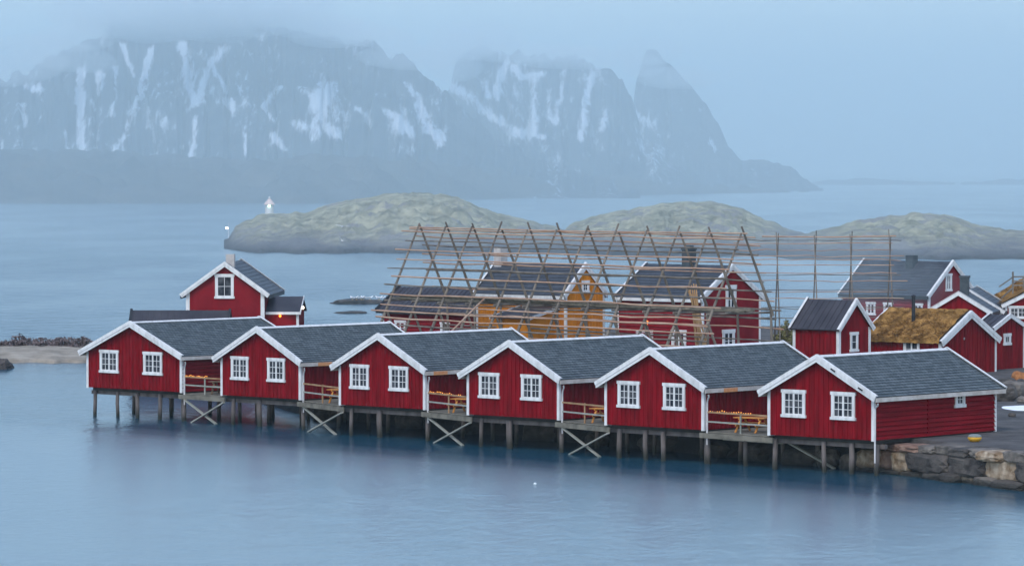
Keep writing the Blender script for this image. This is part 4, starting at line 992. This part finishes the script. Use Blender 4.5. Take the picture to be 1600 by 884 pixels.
# ==================================================================== FISH DRYING RACKS
def rack(name, P0, P1, nfr, ztop, s_near, s_far, ztie, label, far_to_ground=False, rails_near=None, rails_far=None, left_over=1.0, jit=.1, bundles=True, rs=1.0):
    P0 = Vector(P0); P1 = Vector(P1); rdir = (P1 - P0).normalized(); Ln = (P1 - P0).length
    root = empty(name, (P0.x, P0.y, GZ), math.atan2(rdir.y, rdir.x)); tag(root, label, "drying rack", "fish drying racks")
    rnd = random.Random(11); H = ztop - GZ; zt_ = ztie - GZ
    def near(x, z): return Vector((x, -s_near * (H - z) / H, z))
    def far(x, z): return Vector((x, s_far * (H - z) / H, z))
    for i in range(nfr):
        x = Ln * i / (nfr - 1) + rnd.uniform(-.12, .12) * (0 < i < nfr - 1)
        dz = rnd.uniform(-.15, .35); k1, k2 = rnd.uniform(-jit, jit), rnd.uniform(-jit, jit)
        m = MB(); t = near(x, H + dz) + Vector((0, .03, 0)); b = near(x + k1, 0); m.tube([t, t.lerp(b, .5) + Vector((rnd.uniform(-.05, .05), 0, 0)), b], [.05 * rs, .072 * rs, .09 * rs], 7); m.build("leg", M['rack_leg'], root)
        zb = 0 if far_to_ground else zt_ - .2
        m = MB(); t = far(x + .14, H + .2 - dz) ; b = far(x + .14 + k2, zb); m.tube([t, t.lerp(b, .5), b], [.048 * rs, .068 * rs, .082 * rs], 7); m.build("leg", M['rack_leg'], root)
        if not far_to_ground:
            m = MB(); m.tube([near(x, zt_) + Vector((-.12, -.3, 0)), far(x, zt_) + Vector((-.12, .4, 0))], .07, 7); m.build("tie", M['rack_leg'], root)
            a = near(x + .15, zt_ - .7); m = MB(); m.tube([a + Vector((0, -.05, .15)), Vector((x + .25, a.y + 1.55, 0))], [.08, .1], 7); m.build("prop", M['rack_leg'], root)
            if True:
                q = far(x, zt_); m = MB(); m.tube([q + Vector((0, .1, .1)), Vector((q.x + .1, q.y + .2, 0))], [.08, .1], 7); m.build("post", M['rack_leg'], root)
    for fn, hs, sgn in ((near, rails_near, -1), (far, rails_far, 1)):
        for z in hs:
            xs = -left_over + rnd.uniform(-.6, .5); xe = Ln + rnd.uniform(.2, 1.2)
            m = MB(); pts = []; n = 9
            for i in range(n + 1):
                x = xs + (xe - xs) * i / n; zz = z - GZ + .05 * rnd.uniform(-1, 1) - .04 * (i % 2)
                pts.append(fn(x, zz) + Vector((0, sgn * .12, 0)))
            m.tube(pts, [rnd.uniform(.032, .05) * rs for _ in pts], 6); m.build("rail", M['rack_rail'] if rnd.random() < .72 else M['rack_leg'], root)
    m = MB(); m.tube([(-1, 0, H - .15), (Ln * .5, .02, H - .2), (Ln + .5, 0, H - .12)], .05, 6); m.build("ridge_pole", M['rack_rail'], root)
    if bundles:                                                     # poles laid up on the ties
        for (xa, xb, yy) in ((-.8, 9, -1.2), (8, 17.5, -.9), (17, 25.5, -1.3), (24.5, Ln + 1.5, -.8)):
            m = MB()
            for j in range(11):
                o = Vector((0, yy + rnd.uniform(-.35, .35), zt_ + .09 + rnd.uniform(0, .24))); m.tube([o + Vector((xa + rnd.uniform(-.4, .4), 0, 0)), o + Vector(((xa + xb) / 2, 0, rnd.uniform(-.03, .03))), o + Vector((xb + rnd.uniform(-.4, .4), 0, 0))], rnd.uniform(.04, .065), 6)
            m.build("pole_stack", M['bundle'], root)
    return root, rdir
A0, A1 = at(654, 354, 278), at(1159, 363, 252)
rk, rdir = rack("drying_rack", A0, A1, 12, 11.0, 4.6, 4.3, 5.9, "long row of A-shaped pole frames for drying fish, behind the cabins", rails_near=[10.55, 9.95, 9.3, 8.7, 8.1, 7.5, 6.95, 6.35, 5.6, 5.2, 4.75, 4.3, 3.85, 3.4, 2.95], rails_far=[10.7, 10.2, 9.6, 9.0, 8.4, 7.9, 7.3, 6.7, 6.1, 5.5, 4.9, 4.1, 3.4], rs=1.3)
B0, B1 = at(1213, 372, 283), at(1389, 371, 283)
rack("drying_rack", B0, B1, 4, zat(366, 283), 4.2, 4.2, 5.5, "shorter fish rack of upright frames left of the far slate-roofed house", far_to_ground=True, rails_near=[9.7, 8.8, 8.2, 7.65, 7.1, 6.5, 5.9, 5.3, 4.6], rails_far=[9.9, 9.2, 8.5, 7.4, 6.2, 5.0], left_over=2.6, jit=.06, bundles=False, rs=.72)
# bundle of long poles leaning on the rack
p = at(1086, 445, 262); lb = empty("pole_bundle", (p.x + .4, p.y - 1.5, GZ)); tag(lb, "bundle of long tan poles leaning upright against the drying rack", "poles")
rnd = random.Random(5)
top_z = zat(443, 262) - GZ
for j in range(16):
    a = Vector((rnd.uniform(-.2, .95), rnd.uniform(-.5, .1), 0)); b = Vector((-.55 + rnd.uniform(-.28, .35), 1.6 + rnd.uniform(-.1, .2), top_z - rnd.uniform(0, 1.3)))
    m = MB(); m.tube([a, a.lerp(b, .5) + Vector((rnd.uniform(-.08, .08), 0, 0)), b], [.07, .06, .04], 6); m.build("pole", M['tan_poles'], lb)
# a stay rope/pole leaning across the left end
g = at(702, 521, 262); h_ = at(757, 466, 270); st_ = MB(); g0 = g + (g - h_) * .9
st_.tube([Vector((0, 0, 0)), Vector(h_) - g0], .06, 7); so = st_.build("leaning_pole", M['rack_rail']); so.location = g0
tag(so, "single pale pole slanting up against the left part of the drying rack", "pole")

# ==================================================================== CAR
def parked_car(loc, rz, label):
    r = empty("parked_car", loc, rz)
    L, W2 = 4.3, .86
    prof = [(-2.15, .35), (-2.15, .78), (-2.05, .95), (-1.98, 1.45), (-1.7, 1.5), (.1, 1.52), (.45, 1.46), (1.05, .98), (1.9, .88), (2.15, .7), (2.15, .35)]
    m = MB(); m.prism([(x, -W2, z) for x, z in prof], (0, 2 * W2, 0)); b = m.build("body", M['car'], r)
    mod = b.modifiers.new("bevel", 'BEVEL'); mod.width = .07; mod.segments = 3
    for s in (-1, 1):
        y = s * (W2 + .004)
        for q in ([(-1.85, 1.0), (-1.8, 1.4), (-.85, 1.43), (-.85, 1.0)], [(-.75, 1.0), (-.75, 1.43), (.05, 1.43), (.38, 1.37), (.88, 1.0)]):
            m = MB(); m.prism([(x, y, z) for x, z in q], (0, s * .012, 0)); m.build("window", M['glass'], r)
        for x in (-1.35, 1.35):
            m = MB(); m.tube([(x, s * (W2 - .18), .33), (x, s * (W2 + .02), .33)], .33, 20); wv = m.build("wheel", M['tyre'], r)
            m = MB(); m.tube([(x, s * (W2 + .021), .33), (x, s * (W2 + .035), .33)], .2, 16); m.build("rim", M['rim'], wv)
        m = MB(); m.box(-2.2, -2.12, s * W2 - .2 if s > 0 else s * W2, s * W2 if s > 0 else s * W2 + .2, .82, 1.25); m.build("tail_light", M['tail'], r)
        m = MB(); m.box(2.12, 2.18, s * .55 - .15, s * .55 + .15, .62, .76); m.build("headlight", M['rim'], r)
    m = MB(); m.prism([(-2.075, -.68, 1.0), (-2.075, .68, 1.0), (-2.02, .62, 1.4), (-2.02, -.62, 1.4)], (-.02, 0, 0)); m.build("rear_window", M['glass'], r)
    return tag(r, label, "car")
c_ = at(1206, 540, 266); parked_car((c_.x, c_.y, GZ + .02), R(125), "dark car with a red tail light parked left of the small red shed")

# ==================================================================== BUSHES, SKERRIES, GULLS, BEACONS
def bush(loc, rx, ry, rz, leaf, label, group, seed, n=900, sz=.16):
    r = empty("bush", loc); rnd = random.Random(seed); m = MB()
    for k in range(n):
        while True:
            q = Vector((rnd.uniform(-1, 1), rnd.uniform(-1, 1), rnd.uniform(-.25, 1)))
            lim = .82 + .35 * mnoise.noise(q * 1.8 + Vector((seed * 2.3, 0, 0)))
            if q.length < lim and (q.length > .35 or rnd.random() < .3): break
        c = Vector((q.x * rx, q.y * ry, max(.05, q.z * rz + .25 * rz)))
        a = Vector((rnd.gauss(0, 1), rnd.gauss(0, 1), rnd.gauss(0, 1))).normalized() * sz * rnd.uniform(.5, 1.2); b = a.cross(Vector((rnd.gauss(0, 1), rnd.gauss(0, 1), rnd.gauss(0, 1)))).normalized() * sz * rnd.uniform(.25, .6)
        m.face([c - a, c + b, c + a, c - b])
    m.build("foliage", leaf, r)
    m = MB()
    for k in range(9):
        an = rnd.uniform(0, 6.28); d = Vector((math.cos(an) * rx * .6, math.sin(an) * ry * .6, rz * rnd.uniform(.7, 1.1)))
        m.tube([(0, 0, -.15), d * .5 + Vector((0, 0, .1)), d], [.05, .035, .012], 5)
    m.build("stems", M['twig'], r)
    return tag(r, label, "bush", group)
BL = ["low dark bush at the left edge of the grassy spit", "widest dark bush on the grassy spit at the left", "rounded dark bush in the middle of the grassy spit", "dark bush right of the middle on the grassy spit", "paler bush next to the broadest cabin's roof edge"]
for i, (px, top, w_) in enumerate([(8, 529, 26), (36, 521, 34), (68, 523, 26), (97, 523, 28), (127, 525, 30)]):
    Y = 319 + (i % 2); x = xat(px, Y); zt_ = zat(top, Y)
    bush((x, Y, .45), w_ * Y / F * .82, .9, (zt_ - .45) / 1.25, M['bush'], BL[i], "bushes on the spit", 20 + i, 620, .17)
bush((xat(1226, 287), 287, GZ), 1.1, .9, (zat(500, 287) - GZ) / 1.22, M['bush_y'], "yellow-green bush behind the parked car, left of the small shed", None, 31, 1500, .17)
for i, (px, py, w_, h_, lab) in enumerate([(572, 475, 3.6, .46, "long low dark skerry carrying a row of white gulls"), (548, 490, 1.7, .2, "smaller flat skerry awash in front of the one with the gulls"), (-4, 577, 1.0, .75, "dark rock in the water at the left edge")]):
    p = gnd(px, py, 0); m = MB(); stone_mesh(m, (0, 0, 0), w_, 1.6, h_, 90 + i, .1, 2.4, .3, 4)
    o = m.build("skerry", M['skerry']); o.location = (p.x, p.y + 1.4, .02); tag(o, lab, "rock")
def gull_perched(loc, rz, sc=1.0):
    r = empty("gull", loc, rz); m = MB(); s = sc
    prof = [(-.30, .20, .012), (-.22, .20, .05), (-.08, .205, .09), (.06, .22, .095), (.14, .25, .07), (.19, .30, .05), (.235, .325, .05), (.27, .325, .03), (.285, .322, .012)]
    m.tube([Vector((x * s, 0, z * s)) for x, z, q in prof], [q * s for x, z, q in prof], 10); m.build("body", M['gull'], r, smooth=True)
    m = MB(); m.tube([(.28 * s, 0, .322 * s), (.345 * s, 0, .312 * s)], [.014 * s, .005 * s], 6); m.build("beak", M['beak'], r)
    for q in (-1, 1):
        m = MB(); m.ellipsoid((-.09 * s, q * .08 * s, .225 * s), .2 * s, .022 * s, .06 * s, 10, 6, Matrix.Rotation(.12, 3, 'Y')); m.build("wing", M['gull_grey'], r, smooth=True)
        m = MB(); m.tube([(.0, q * .035 * s, .14 * s), (.01, q * .04 * s, 0)], .012 * s, 5); m.build("leg", M['beak'], r)
    return r
skp = gnd(572, 476, 0)
first = None
GP = [(550.5, 2.3, "leftmost gull of the row on the low dark skerry"), (557, -1, None), (564.5, .4, None), (568, 2.6, None), (578, .2, "largest gull near the middle of the skerry row"), (591, 2.8, None), (593, .3, None), (600, 1.2, "rightmost visible gull beside the rack leg")]
for i, (px, rz, lab) in enumerate(GP):
    Y = skp.y + 1.3 + .25 * (i % 2); x = xat(px, Y); zz = .02 + .46 * max(.3, (1 - abs((x - skp.x) / 3.9) ** 2.4)) ** .42
    loc = (x, Y, zz - .02)
    g_ = gull_perched(loc, rz, 1.25) if first is None else copy_tree(first)
    if first is None: first = g_
    g_.location = loc; g_.rotation_euler.z = rz
    tag(g_, lab or "white gull resting in the row along the low dark skerry", "gull", "gulls on the skerry")
def gull_flying(loc, rz, roll, label, s=1.0, flap=.25):
    r = empty("gull", loc, rz); r.rotation_euler = (roll, 0, rz); m = MB()
    prof = [(-.27, .0, .015), (-.18, .0, .045), (-.02, -.005, .075), (.12, .0, .06), (.2, .012, .045), (.25, .015, .03), (.275, .013, .012)]
    m.tube([Vector((x * s, 0, z * s)) for x, z, q in prof], [q * s for x, z, q in prof], 9); m.build("body", M['gull'], r, smooth=True)
    for q in (-1, 1):
        m = MB(); top = [(.10, .05, .02), (.15, .36, .02 + flap * .36), (.02, .74, .02 + flap * .5)]; bot = [(-.08, .05, .02), (-.03, .36, .02 + flap * .34), (-.10, .74, .02 + flap * .48)]
        for a in range(2):
            A, B, Cc, Dd = [Vector((x * s, q * y * s, z * s)) for x, y, z in (top[a], top[a + 1], bot[a + 1], bot[a])]
            m.prism([A, B, Cc, Dd], (0, 0, .014 * s))
        m.build("wing", M['gull'], r)
    return tag(r, label, "gull", None)
gull_flying(at(535, 354, 336), 1.2, .10, "gull gliding with level wings in front of the lighthouse islet", .8, .16)
gull_flying(at(534.5, 376, 336), 2.4, .45, "gull banking low over the water below the gliding one", .6, .5)
gull_flying(at(107, 537, 322), .5, .55, "gull flying past the spit beside the broadest cabin's roof edge", .42, .1)
p = gnd(836, 757, 0); m = MB(); m.lathe([(.02, -.03), (.06, -.01), (.08, .03), (.06, .07), (.02, .09)], 14); o = m.build("net_float", M['gull'], smooth=True); o.location = (p.x, p.y, .02)
tag(o, "tiny white float on the open water before the cabins", "float")
# lighthouse and beacon on the islet
Yl = 800; pl2 = at(421, 333, Yl); lh = empty("lighthouse", (pl2.x, Yl, pl2.z - .6)); tag(lh, "small white lighthouse with a pale red conical roof and green light on the islet", "lighthouse")
u = Yl / F
m = MB(); m.lathe([(7.4 * u, -1.2), (7.2 * u, 0.6), (6.6 * u, 13 * u + .6)], 20); m.build("tower", M['white'], lh, smooth=False)
m = MB(); m.lathe([(9.2 * u, 13 * u + .6), (8.8 * u, 14 * u + .6), (2 * u, 22 * u + .6), (1.2 * u, 22.5 * u + .6)], 20); m.build("roof", M['light_red'], lh)
m = MB(); m.ellipsoid((0, 0, 24.2 * u + .6), 1.7 * u, 1.7 * u, 2 * u, 12, 8); m.build("finial", M['white'], lh, smooth=True)
m = MB(); m.ellipsoid((0, -7.1 * u, 11 * u + .6), 2.3 * u, 1.2 * u, 2.0 * u, 12, 8); m.build("lantern", M['green_lamp'], lh, smooth=True)
pb = at(357, 362, 745); be = empty("beacon", (pb.x, 745, pb.z - .8)); tag(be, "slim mast with a white light at the low left tip of the islet", "beacon")
u = 745 / F
m = MB(); m.tube([(.0, 0, -.4), (0, 0, 22 * u)], [.1, .05], 8); m.build("mast", M['pipe'], be)
m = MB(); m.ellipsoid((-2.6 * u, -.1, 10 * u + .3), 2.1 * u, 1.4 * u, 1.8 * u, 12, 8); m.build("lantern", M['beacon_lamp'], be, smooth=True)
m = MB(); m.beam((0, 0, 9.5 * u + .1), (-2.6 * u, -.05, 9.5 * u + .1), .06, .06); m.build("bracket", M['pipe'], be)
